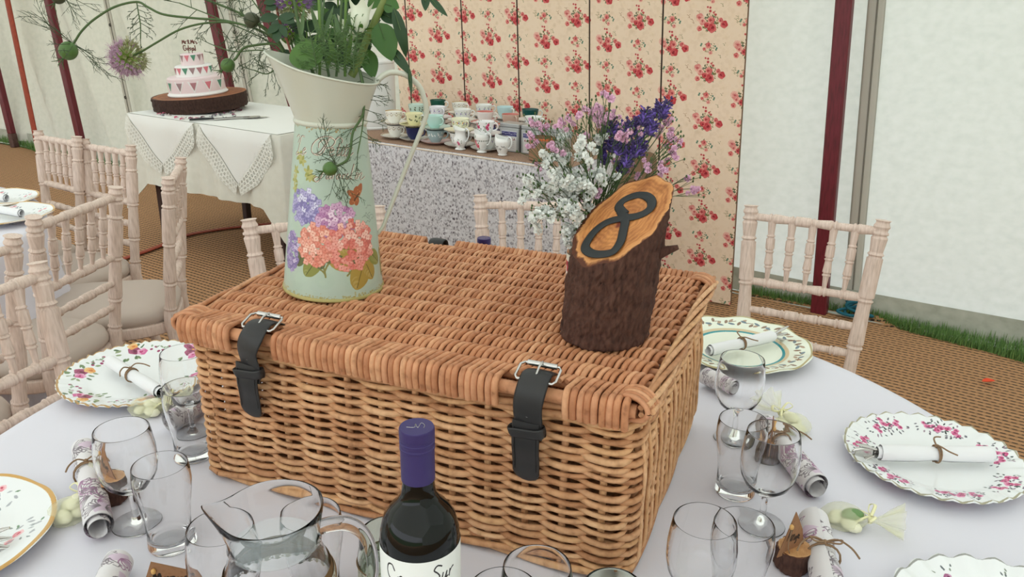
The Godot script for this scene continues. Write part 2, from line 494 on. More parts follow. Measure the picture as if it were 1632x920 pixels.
func make_chair() -> Node3D:
	var o := Node3D.new()
	var w: Material = M.chair
	var top := 0.89
	var back := func(x, y):   # a point on the back's slope
		var k := clampf((y - 0.45) / 0.44, 0, 1)
		var z := lerpf(-0.22, -0.185, y / 0.45) if y < 0.45 else lerpf(-0.185, -0.245, k)
		return Vector3(x, y, z)
	var wide := func(y: float) -> float: return lerpf(0.132, 0.157, (y - 0.45) / 0.44) - 0.006
	for s in [-1, 1]:
		var leg := MB.new()
		var q: Array = ringed(back.call(s * 0.132, 0.45), back.call(s * 0.156, top - 0.018), 0.0155, [0.1, 0.3, 0.58, 0.85, 0.965], 0.0036, 0.0042)
		var lo: Array = ringed(back.call(s * 0.150, 0.0), back.call(s * 0.132, 0.45), 0.0155, [0.3, 0.5, 0.8], 0.0036, 0.0042)
		var P: Array = lo[0] + q[0].slice(1)
		var R: Array = lo[1] + q[1].slice(1)
		R[0] = 0.012
		# button finial
		var tip: Vector3 = back.call(s * 0.157, top)
		var dirn: Vector3 = (tip - P[-1]).normalized()
		P += [tip - dirn * 0.014, tip - dirn * 0.011, tip - dirn * 0.004, tip, tip + dirn * 0.003]
		R += [0.0118, 0.0172, 0.0178, 0.0135, 0.004]
		leg.tube(P, R, 14)
		obj("leg", leg, w, o)
		var fl := MB.new()
		var fq := ringed(V(s * 0.185, 0.0, 0.2), V(s * 0.175, 0.44, 0.185), 0.016, [0.25, 0.5, 0.85], 0.0026, 0.0045)
		fl.tube(fq[0], fq[1], 12)
		obj("leg", fl, w, o)
	for k in 4:
		var y: float = [0.866, 0.7, 0.625, 0.555][k]
		var mb := MB.new()
		var q := ringed(back.call(-wide.call(y), y), back.call(wide.call(y), y), 0.0098 if k < 2 else 0.0088, [0.165, 0.335, 0.5, 0.665, 0.835], 0.0030, 0.0036)
		mb.tube(q[0], q[1], 12)
		obj("back_rail", mb, w, o)
	for k in 5:
		var x := -0.15 + 0.05 * (k + 1)
		var mb := MB.new()
		var q := ringed(back.call(x * wide.call(0.704) / 0.15, 0.704), back.call(x * wide.call(0.862) / 0.15, 0.862), 0.0085, [0.26, 0.5, 0.74], 0.0026, 0.003, 2, [0.55])
		mb.tube(q[0], q[1], 10)
		obj("spindle", mb, w, o)
	# seat frame and cushion: a rounded trapezium
	var outline := func(g: float, y: float) -> PackedVector3Array:
		var row := PackedVector3Array()
		for j in 40:
			var a := TAU * j / 40.0
			var cx := signf(cos(a)) * pow(absf(cos(a)), 0.45)
			var cz := signf(sin(a)) * pow(absf(sin(a)), 0.45)
			var hw := lerpf(0.150, 0.198, (cz + 1) / 2)
			row.append(Vector3(cx * hw * g, y, -cz * 0.2 * g * -1.0))
		return row
	var fr := MB.new()
	fr.grid([outline.call(0.8, 0.415), outline.call(0.97, 0.415), outline.call(1.0, 0.42), outline.call(1.0, 0.447), outline.call(0.98, 0.452), outline.call(0.8, 0.452)], true, 0, 1, 1, 0, true)
	obj("seat_frame", fr, w, o)
	var cu := MB.new()
	cu.grid([outline.call(0.93, 0.45), outline.call(0.985, 0.462), outline.call(0.99, 0.478), outline.call(0.95, 0.494), outline.call(0.82, 0.508), outline.call(0.55, 0.515), outline.call(0.25, 0.517), outline.call(0.001, 0.517)], true, 0, 1, 1, 0, true)
	obj("seat_cushion", cu, M.seat, o)
	for k in 3:
		var mb := MB.new()
		var e: Array = [[V(-0.17, 0.2, 0.19), V(0.17, 0.2, 0.19)], [V(-0.146, 0.16, -0.205), V(-0.18, 0.16, 0.19)], [V(0.146, 0.16, -0.205), V(0.18, 0.16, 0.19)]][k]
		var q := ringed(e[0], e[1], 0.0088, [0.25, 0.5, 0.75], 0.002, 0.004)
		mb.tube(q[0], q[1], 10)
		obj("stretcher", mb, w, o)
	return o


func chairs():
	var proto := make_chair()
	proto.name = "banquet_chair"
	var first := true
	# middle of the two post tops (x, z), direction it faces (x, z), lean to the picture's left in degrees
	for c in [
			[0.7515, -1.9755, -0.474, 0.881, 1.0, "limewashed spindle-back chair at the far right, between the rose screen and the grass"],
			[0.0695, -2.114, 0.0, 1.0, 0.0, "limewashed spindle-back chair showing just above the hamper, in front of the tea table"],
			[-0.4765, -1.911, 0.459, 0.889, 0.0, "limewashed spindle-back chair behind the painted jug, its two posts showing either side"],
			[-1.668, -2.98, -0.62, 0.78, 3.0, "limewashed spindle-back chair farthest back at left, nearest the tent wall"],
			[-1.41, -2.82, -0.6, 0.8, 3.0, "limewashed spindle-back chair just right of the farthest one, below the cake table"],
			[-1.092, -1.991, -0.988, -0.155, 0.0, "limewashed chair turned away at left, full spindle back showing over the pale seat"],
			[-0.977, -1.355, 0.94, 0.34, 0.0, "limewashed chair nearest the left edge, its post rising beside the rose-patterned plate"],
			[-1.12, -1.53, -0.957, -0.29, 0.0, "limewashed chair at the left edge with one post against the neighbouring white cloth"],
			[-1.016, -2.416, -0.966, 0.26, 1.5, "limewashed chair seen side-on, left of the jug, with a pale padded seat"]]:
		var f := Vector3(c[2], 0, c[3]).normalized()
		var b := Basis(Vector3.UP.cross(f), Vector3.UP, f)
		b = Basis(Vector3.BACK, deg_to_rad(c[4])) * b
		var at: Vector3 = Vector3(c[0], 0.89, c[1]) - b * Vector3(0, 0.89, -0.245)
		if first:
			proto.name = numbered("banquet_chair")
			add_child(proto)
			proto.transform = Transform3D(b, at)
			tag(proto, c[5], "chair", "limewashed banquet chairs")
			first = false
		else:
			dup(proto, "banquet_chair", c[5], at, b)

# ---------------------------------------------------------------- the wicker hamper
const HAM := Vector3(-0.0685, TY, -1.102)
const HAM_YAW := -21.4
const LY := 0.2385      # mid height of the lid
const LDD := 0.2225


func ham(x: float, y: float, z: float) -> Vector3:   # a point given in the hamper's own axes
	return HAM + yaw(HAM_YAW) * Vector3(x, y, z)


func hamper():
	var root := thing("wicker_hamper", "large woven willow hamper with black buckled straps in the middle of the round table", "hamper", HAM, yaw(HAM_YAW))
	var body := Node3D.new()
	body.name = "basket_body"
	root.add_child(body)
	var hx := 0.304
	var hz := 0.214
	var cr := 0.022
	# stations round the rounded rectangle, one stake each
	var along_loop := func(d: float) -> Array:   # distance -> [point, outward]
		var sx := 2 * (hx - cr)
		var sz := 2 * (hz - cr)
		var q := PI * cr / 2
		var L := [sx, q, sz, q, sx, q, sz, q]
		var k := 0
		d = fposmod(d, 2 * sx + 2 * sz + 4 * q)
		while d > L[k]:
			d -= L[k]
			k += 1
		var c := [Vector2(hx - cr, hz - cr), Vector2(hx - cr, -(hz - cr)), Vector2(-(hx - cr), -(hz - cr)), Vector2(-(hx - cr), hz - cr)]
		match k:
			0: return [Vector2(-sx / 2 + d, hz), Vector2(0, 1)]
			2: return [Vector2(hx, sz / 2 - d), Vector2(1, 0)]
			4: return [Vector2(sx / 2 - d, -hz), Vector2(0, -1)]
			6: return [Vector2(-hx, -sz / 2 + d), Vector2(-1, 0)]
		var corner: Vector2 = c[(k - 1) / 2]
		var a := [PI / 2, 0.0, -PI / 2, -PI][(k - 1) / 2] - d / cr as float
		var o := Vector2(cos(a), sin(a))
		return [corner + o * cr, o]
	var total := 4 * (hx - cr) + 4 * (hz - cr) + TAU * cr
	var n := 42
	for k in n:
		var e: Array = along_loop.call(total * (k + 0.5) / n)
		var mb := MB.new()
		var w := rnd(-0.002, 0.002)
		mb.tube([V(e[0].x, 0.004, e[0].y), V(e[0].x + w, 0.1, e[0].y), V(e[0].x, 0.222, e[0].y)], 0.0046, 7)
		obj("stake", mb, M.willow[k % 6], body)
	var y := 0.018
	var row := 0
	while y < 0.206:
		var r := 0.0038 * rnd(0.84, 1.14)
		var pts := []
		var rad := []
		var amp := rnd(0.0066, 0.0078)
		var ph := rnd(0, 9)
		var base := y
		for k in n * 7:
			var st := k / 7.0
			var e: Array = along_loop.call(total * st / n)
			# outside at every second stake; stakes sit at half stations
			var s := cos(PI * (st - 0.5)) * (1 if row % 2 else -1)
			s = signf(s) * pow(absf(s), 0.7)
			var o: Vector2 = e[0] + e[1] * (amp * s + 0.001)
			pts.append(V(o.x, base + 0.0010 * s + 0.0009 * sin(st * 0.61 + ph) + 0.0005 * sin(st * 2.7 + ph * 2), o.y))
			rad.append(r * (1 + 0.10 * sin(st * 0.9 + ph)))
		pts.append(pts[0])
		rad.append(rad[0])
		var mb := MB.new()
		mb.tube(pts, rad, 7, false)
		obj("willow_weaver", mb, M.willow[rng.randi() % 6], body)
		y += 0.0060 * rnd(0.92, 1.1)
		row += 1
	# plaited borders at foot and top
	for k in 7:
		var pts := []
		var top := k < 4
		for q in 121:
			var st := total * q / 120.0
			var e: Array = along_loop.call(st)
			var a := TAU * q / 24.0 + TAU * k / (4.0 if top else 3.0)
			var o: Vector2 = e[0] + e[1] * (0.0062 * cos(a) + 0.002)
			pts.append(V(o.x, (0.214 if top else 0.0115) + 0.0065 * sin(a), o.y))
		var mb := MB.new()
		mb.tube(pts, 0.0044, 7, false)
		obj("border_rod", mb, M.willow[(k * 2 + 1) % 6], body)
	# slender rods laid along the right-hand end
	for k in 14:
		var x := hx + 0.012
		var z0 := hz - 0.026 - 0.03 * k
		var mb := MB.new()
		mb.tube(spline([V(x - 0.012, 0.21, z0), V(x, 0.15, z0 + 0.006), V(x - 0.002, 0.09, z0 - 0.002), V(x, 0.03, z0 + 0.004), V(x - 0.012, 0.006, z0)], 4), 0.0026, 6)
		obj("upright_rod", mb, M.willow[(k * 3 + 2) % 6], body)
	var fl := MB.new()
	fl.box(V(0, 0.008, 0), V(0.59, 0.006, 0.41), 0.002)
	obj("basket_floor", fl, M.willow[1], body)

	# the lid
	var lid := Node3D.new()
	lid.name = "lid"
	root.add_child(lid)
	var ly := LY
	var LW := 0.3155
	var LD := LDD
	var ns := 12
	var gap := (2 * LD - 0.05) / (ns - 1)
	for k in ns:
		var z := -LD + 0.025 + gap * k
		var mb := MB.new()
		mb.tube([V(-LW + 0.004, ly, z), V(0, ly + rnd(-0.0015, 0.0015), z), V(LW - 0.004, ly, z)], 0.0050, 7)
		obj("lid_stick", mb, M.lid_willow[k % 5], lid)
	for z in [-LD, LD]:
		var mb := MB.new()
		mb.tube([V(-LW + 0.008, ly - 0.003, z), V(0, ly - 0.003, z), V(LW - 0.008, ly - 0.003, z)], 0.0082, 10)
		obj("border_stick", mb, M.lid_willow[0], lid)
	var nw := 146
	for i in nw:
		var x := -LW + 0.012 + (2 * LW - 0.024) * i / (nw - 1)
		var strapped := absf(x + 0.19) < 0.036 or absf(x - 0.19) < 0.034
		var pts := []
		var r := 0.0034 * rnd(0.9, 1.14)
		var jx := rnd(-0.0007, 0.0007)
		var wrap := [[LD + 0.011, ly - 0.021], [LD + 0.0135, ly - 0.008], [LD + 0.0125, ly + 0.004], [LD + 0.006, ly + 0.0105]]
		if i % 2 == 0 and not strapped:
			for q in wrap:
				pts.append(V(x + jx - 0.002, q[1] + rnd(-0.001, 0.001), q[0]))
		for k in range(ns - 1, -1, -1):
			var z := -LD + 0.025 + gap * k
			var over := 1.0 if (k + i) % 2 else -1.0
			var h := over * 0.0082 * rnd(0.92, 1.06)
			pts.append(V(x + jx - 0.0020 * over, ly + h, z + 0.008))
			pts.append(V(x + jx + 0.0016 * over, ly + h, z - 0.007))
			if k > 0:
				pts.append(V(x + jx + 0.0042 * over, ly + rnd(-0.0006, 0.0006), z - gap / 2))
		if i % 2 == 0 and absf(x + 0.155) > 0.03:
			for q in [3, 2, 1, 0]:
				pts.append(V(x + jx + 0.002, wrap[q][1], -wrap[q][0]))
		var mb := MB.new()
		var sp := spline(pts, 2)
		var rad := []
		for k in sp.size():
			# the ends that wrap the border are split flat and broad
			rad.append(0.0045 if absf(sp[k].z) > LD + 0.003 else r)
		mb.tube(sp, rad, 7)
		obj("lid_rod", mb, M.lid_willow[rng.randi() % 5], lid)
	# ends of the lid: long rods and lashed corners
	for e in [-1, 1]:
		for k in 5:
			var mb := MB.new()
			var pts := []
			for q in 15:
				var z := lerpf(-LD - 0.006, LD + 0.004, q / 14.0)
				var a := q * 0.55 + k * TAU / 5.0
				pts.append(V(e * (LW + 0.003 + 0.007 * cos(a)), ly + 0.001 + 0.0075 * sin(a), z))
			mb.tube(spline(pts, 3), 0.0036, 6)
			obj("edge_rod", mb, M.willow[(k + 2) % 6] if e > 0 else M.lid_willow[k], lid)
		for z in [LD - 0.012, -LD + 0.014]:
			for k in 5:
				var mb := MB.new()
				var pts := []
				var x0: float = e * (LW - 0.009 - 0.001 * k)
				for q in 21:
					var a := TAU * q / 20.0
					pts.append(V(x0 + cos(a) * 0.0185, ly + 0.0005 + sin(a) * 0.0135, z + (k - 2) * 0.0062 + cos(a) * 0.007 * e))
				mb.tube(pts, 0.0032, 6, false)
				obj("corner_lashing", mb, M.lid_willow[k % 5], lid)

	for sx in [-0.19, 0.19]:
		strap(root, sx, -1.7 if sx < 0 else -0.6)
	var hinge := MB.new()
	hinge.tube(spline([V(-0.155, ly + 0.002, -LD + 0.012), V(-0.155, ly + 0.012, -LD + 0.002), V(-0.155, ly + 0.009, -LD - 0.013), V(-0.155, ly - 0.012, -LD - 0.017), V(-0.155, ly - 0.05, -LD - 0.016)], 5), 0.014, 10, true, 0.16, Vector3.RIGHT)
	obj("hinge_strap", hinge, M.leather, root)


func strap(root: Node3D, x: float, tilt: float):
	var LD := LDD
	var ly := LY
	var st := MB.new()
	var w := 0.0178
	var dx := 0.004 * tilt
	st.tube(spline([V(x - dx, ly + 0.009, LD - 0.028), V(x - dx, ly + 0.0175, LD - 0.012), V(x - dx, ly + 0.019, LD + 0.004), V(x - dx, ly + 0.009, LD + 0.019), V(x, ly - 0.01, LD + 0.023), V(x, ly - 0.035, LD + 0.019), V(x + dx, ly - 0.052, LD + 0.014)], 5), w, 12, true, 0.15, Vector3.RIGHT)
	var s := obj("leather_strap", st, M.leather, root)
	var tn := MB.new()
	var tp := spline([V(x + dx * 0.6, ly - 0.03, LD + 0.022), V(x + dx, ly - 0.06, LD + 0.021), V(x + dx * 2, ly - 0.09, LD + 0.011), V(x + dx * 3, ly - 0.118, LD + 0.003)], 6)
	var rr := []
	for k in tp.size():
		rr.append(w * (0.94 if k < tp.size() - 4 else [0.94, 0.86, 0.68, 0.3][k - tp.size() + 4]))
	tn.tube(tp, rr, 12, true, 0.13, Vector3.RIGHT)
	var t := obj("strap_tongue", tn, M.leather, root)
	var sti := MB.new()
	for e in [-1, 1]:
		var q := []
		for k in range(2, tp.size() - 4):
			q.append(tp[k] + V(e * w * 0.74, 0, 0.0019))
		sti.tube(q, 0.0005, 4)
	obj("stitching", sti, mat("black_thread", C(18, 18, 19), 0.7), t)
	# keeper loop round strap and tongue
	var kp := MB.new()
	var kb := []
	for q in 25:
		var a := TAU * q / 24.0
		kb.append(V(x + dx * 0.5 + signf(cos(a)) * pow(absf(cos(a)), 0.4) * w * 1.14, ly - 0.044 + 0.003 * cos(a), LD + 0.0185 + signf(sin(a)) * pow(absf(sin(a)), 0.5) * 0.0068))
	kp.tube(kb, 0.0068, 8, false, 0.22, Vector3.UP)
	obj("keeper_loop", kp, M.leather, root)
	# roller buckle
	var bk := MB.new()
	var cy := ly + 0.0195
	var cz := LD - 0.006
	var fr := []
	for q in [[-1, -0.9], [1, -0.9], [1.16, -0.4], [1.16, 0.9], [1.0, 1.15], [-1, 1.15], [-1.16, 0.9], [-1.16, -0.4], [-1, -0.9]]:
		fr.append(V(x - dx + q[0] * (w + 0.003), cy + 0.004 - maxf(q[1], 0.0) * 0.007, cz + q[1] * 0.0135))
	bk.tube(fr, 0.0016, 8, false)
	var b := obj("buckle", bk, M.chrome, root)
	var ro := MB.new()
	ro.tube([V(x - dx - w, cy + 0.004, cz - 0.0125), V(x - dx + w, cy + 0.004, cz - 0.0125)], 0.0033, 10)
	obj("buckle_roller", ro, M.chrome, b)
	var pr := MB.new()
	pr.tube([V(x - dx, cy + 0.0075, cz - 0.0125), V(x - dx, cy + 0.0065, cz), V(x - dx, cy - 0.003, cz + 0.0165)], 0.0014, 8)
	obj("buckle_prong", pr, M.chrome, b)
	for k in 2:
		var ho := MB.new()
		ho.xf = Transform3D(along(V(0, 0.3, 1)), V(x, ly - 0.006 - 0.016 * k, LD + 0.0245 - 0.001 * k))
		ho.lathe([Vector2(0, 0), Vector2(0.0014, 0), Vector2(0.0014, 0.0006), Vector2(0, 0.0006)], 8)
		obj("punched_hole", ho, mat("hole", C(120, 118, 116), 0.5), s)

# ---------------------------------------------------------------- painted enamel jug and its flowers
func at(x: float, y: float, d: float) -> Vector3:   # the point that lies d metres deep at this place of the photograph
	var b := Basis(Vector3.RIGHT, deg_to_rad(-20.0)) * Basis(Vector3.BACK, deg_to_rad(0.8))
	return V(0, CAM_Y, 0) + b * (V(x - 816, 460 - y, -1300) * (d / 1300.0))


func ats(list: Array, d0: float, d1: float) -> Array:   # x, y, x, y ... with the depth running from d0 to d1
	var out := []
	var n := list.size() / 2
	for k in n:
		out.append(at(list[k * 2], list[k * 2 + 1], lerpf(d0, d1, float(k) / (n - 1))))
	return out


func jug_spot(zx: float, zy: float) -> Vector2:
	# a place on the print: front of the jug in the middle of the sheet's right half
	var x := 440 + zx / 5.75
	var y := 180 + zy / 5.75
	var k := (y - 188) / 275.0
	var cx := lerpf(525, 532, k)
	var R := lerpf(55.0, 77.0, k) + 1
	var phi := asin(clampf((x - cx) / R, -0.985, 0.985))
	return Vector2(768 + rad_to_deg(phi) * 1024 / 360, 640 * clampf(k - 16 / 275.0 * cos(phi), 0, 1))   # the front hangs lower than the sides


func jug_print() -> ImageTexture:
	var im := canvas(1024, 640, C(176, 194, 180))
	for k in 240:
		dab(im, rnd(0, 1024), rnd(0, 640), rnd(10, 34), Color(0.78, 0.86, 0.78, 0.10) if k % 2 else Color(0.62, 0.74, 0.66, 0.10))
	for k in 500:   # rust below the ring, rubbed gilding at the foot
		var x := rnd(0, 1024)
		dab(im, x, absf(rng.randfn(0, 9)) + 2, rnd(1, 4), Color(0.62, 0.42, 0.14, 0.5))
		dab(im, x * 1.01, 638 - absf(rng.randfn(0, 8)), rnd(1, 4), Color(0.64, 0.56, 0.26, 0.5))
	for k in 30:   # faint handwriting
		var x := rnd(600, 930)
		var y: float = [120, 330, 345, 360, 300][k % 5] + rnd(-6, 6)
		var p := []
		for q in 7:
			p.append(Vector2(x + q * 7, y + rnd(-7, 7)))
		stroke(im, spline(p, 4), 0.8, Color(0.35, 0.4, 0.36, 0.28))
	# tendrils
	for t in ["380,150 430,160 450,120 420,95 395,120", "430,210 500,200 560,150 520,120 500,160", "540,160 580,165 600,150"]:
		script_map(im, t, 1.0, Color(0.4, 0.44, 0.38, 0.7))
	# ivy and pale leaves at the left
	for q in [[215, 400, 26], [240, 440, 22], [185, 520, 22], [175, 600, 24], [180, 680, 22], [290, 540, 24], [320, 590, 20], [290, 590, 16]]:
		for k in 5:
			var p := jug_spot(q[0], q[1])
			leaf_dab(im, p.x, p.y, k * 1.26 + q[0], q[2], C(150, 152, 70) if k % 2 else C(176, 172, 100))
	# lettering
	var words := ["255,228 232,222 215,280 200,345 184,366 192,382 216,374 242,388", "192,222 206,206 216,232 200,275", "244,358 264,342 261,326 248,336 240,365 254,379 272,364",
			"585,285 588,255 560,238 530,262 520,295", "515,262 490,238 435,234 372,256 328,300 318,352 342,384 390,368 428,320 446,274 420,262 385,290 380,330", "470,250 440,330 410,380 378,394 340,386", "470,248 512,254 522,284 494,322 452,334",
			"482,372 502,364 516,345 505,331 486,346 476,380 490,397 520,384", "566,296 541,385 550,397 568,384", "546,330 580,327", "594,336 577,386 588,396 604,386", "632,300 608,386 618,398 636,386", "612,330 648,326", "668,304 640,386 652,399 690,366", "650,334 684,330",
			"445,540 418,548 396,600 362,628 340,606 362,588 398,590", "470,566 452,580 450,600 468,598 482,566 478,600 492,596", "508,566 500,602", "508,574 528,562", "560,562 540,580 542,602 560,596 572,560 568,600", "598,562 590,604", "600,574 618,560", "640,556 624,592 640,600 660,570", "694,470 662,590 676,598", "724,540 706,592 718,598", "738,548 724,598", "736,572 760,542 768,552 752,594 768,600 794,572"]
	for w in words:
		script_map(im, w, 2.6, C(84, 56, 46))
	for w in words:
		script_map(im, w, 1.2, C(244, 232, 214), Vector2(1.8, 0.5))
	for q in [[602, 316], [730, 520]]:
		var p := jug_spot(q[0], q[1])
		dab(im, p.x, p.y, 3, C(92, 62, 52))
	# leaves and stalks under the flower heads; zx, zy, size, direction
	for s in ["440,1450 470,1380 520,1330", "450,1500 440,1440 420,1380", "640,1490 680,1440 720,1360 760,1320", "660,1470 640,1400 610,1330", "720,1380 780,1370 830,1350", "380,1420 420,1440 450,1480"]:
		script_map(im, s, 3.0, C(128, 124, 62))
	for q in [[330, 1400, 70, 2.1, 0], [380, 1330, 60, 1.2, 1], [560, 1340, 78, 0.9, 2], [520, 1300, 60, 2.6, 1], [760, 1480, 92, 1.9, 2], [830, 1440, 70, 1.2, 2], [880, 1330, 66, 0.8, 0], [620, 1240, 66, 0.2, 2], [760, 1310, 60, 2.5, 1], [400, 1130, 46, -0.6, 0], [230, 1330, 50, 1.9, 1],
			[960, 1300, 34, 1.4, 0], [985, 1400, 40, 1.8, 0], [1000, 1480, 40, 1.5, 1], [960, 1460, 34, 2.3, 0]]:
		var p := jug_spot(q[0], q[1])
		var c: Color = [C(132, 136, 62), C(92, 100, 56), C(168, 142, 66)][q[4]]
		for k in 9:
			var t := k / 8.0
			var w: float = q[2] * 0.42 * sin(PI * (0.2 + 0.78 * t))
			var o: Vector2 = Vector2(cos(q[3]), sin(q[3])) * (q[2] * (t - 0.35))
			dab(im, p.x + o.x, p.y + o.y, maxf(1.5, w), c)
			dab(im, p.x + o.x - w * 0.35, p.y + o.y, maxf(1.0, w * 0.5), c.lightened(0.14))
		stroke(im, [p - Vector2(cos(q[3]), sin(q[3])) * q[2] * 0.3, p + Vector2(cos(q[3]), sin(q[3])) * q[2] * 0.6], 1.2, c.darkened(0.4))
	# hydrangea heads
	heads(im, jug_spot(258, 850), Vector2(70, 64), [C(168, 160, 206), C(200, 194, 228), C(216, 214, 238), C(130, 120, 180)], C(92, 84, 140), 42)
	heads(im, jug_spot(150, 1270), Vector2(44, 78), [C(168, 150, 196), C(204, 190, 220), C(140, 120, 176)], C(100, 84, 140), 40)
	heads(im, jug_spot(535, 990), Vector2(76, 64), [C(206, 160, 196), C(226, 190, 216), C(236, 208, 228), C(176, 116, 168)], C(130, 70, 124), 44)
	heads(im, jug_spot(362, 1200), Vector2(74, 78), [C(232, 158, 138), C(240, 184, 164), C(246, 206, 190), C(220, 126, 106)], C(186, 92, 76), 48)
	heads(im, jug_spot(690, 1210), Vector2(92, 94), [C(232, 150, 136), C(240, 176, 162), C(246, 200, 186), C(218, 116, 104)], C(184, 80, 72), 66)
	# butterfly
	var b := jug_spot(720, 760)
	for w in [[0.9, -1.0, 46, 20], [0.2, -2.6, 40, 18], [0.9, -1.5, 30, 22], [0.4, 2.5, 34, 20], [0.6, 1.7, 26, 18]]:
		for k in 8:
			var t := k / 7.0
			dab(im, b.x + cos(w[1]) * w[2] * t, b.y + sin(w[1]) * w[2] * t, w[3] * 0.7 * sin(PI * (0.12 + 0.7 * t)), C(168, 96, 56))
	for k in 26:
		var a := rnd(0, TAU)
		var d := rnd(10, 40)
		if sin(a) < 0.2 or cos(a) < 0:
			dab(im, b.x + cos(a) * d * 0.8, b.y + sin(a) * d * 0.8, 1.6, C(220, 176, 120))
	stroke(im, [b + Vector2(-12, 12), b + Vector2(12, -10)], 3.0, C(96, 56, 36))
	return tex(im)


func script_map(im: Image, text: String, r: float, c: Color, off := Vector2.ZERO):
	var p := []
	for q in text.split(" ", false):
		var xy := q.split(",")
		p.append(jug_spot(float(xy[0]), float(xy[1])) + off)
	stroke(im, spline(p, 7), r, c)


func heads(im: Image, o: Vector2, r: Vector2, cols: Array, dark: Color, n: int):
	for k in 40:
		var a := rnd(0, TAU)
		var d := sqrt(rnd())
		dab(im, o.x + cos(a) * r.x * d * 0.9, o.y + sin(a) * r.y * d * 0.9, 11, dark.lerp(cols[0], 0.35))
	var done := []
	for k in n * 4:
		var a := rnd(0, TAU)
		var p := Vector2(cos(a), sin(a)) * sqrt(rnd())
		var ok := true
		for q in done:
			if q.distance_to(p) < 1.25 / sqrt(n):
				ok = false
				break
		if not ok or done.size() >= n:
			continue
		done.append(p)
		var c: Color = cols[rng.randi() % cols.size()]
		if p.y > 0.45 or p.x < -0.6:
			c = c.lerp(cols[cols.size() - 1], 0.5)
		var x := o.x + p.x * r.x
		var y := o.y + p.y * r.y
		var t := rnd(0, 1.5)
		var s := r.x / sqrt(n) * 0.62
		for e in 4:
			var b := t + e * PI / 2
			dab(im, x + cos(b) * s, y + sin(b) * s, s * 0.95, dark.lerp(c, 0.55))
		for e in 4:
			var b := t + e * PI / 2
			dab(im, x + cos(b) * s * 0.95, y + sin(b) * s * 0.95, s * 0.78, c if e % 2 else c.lightened(0.12))
		dab(im, x, y, s * 0.3, dark)


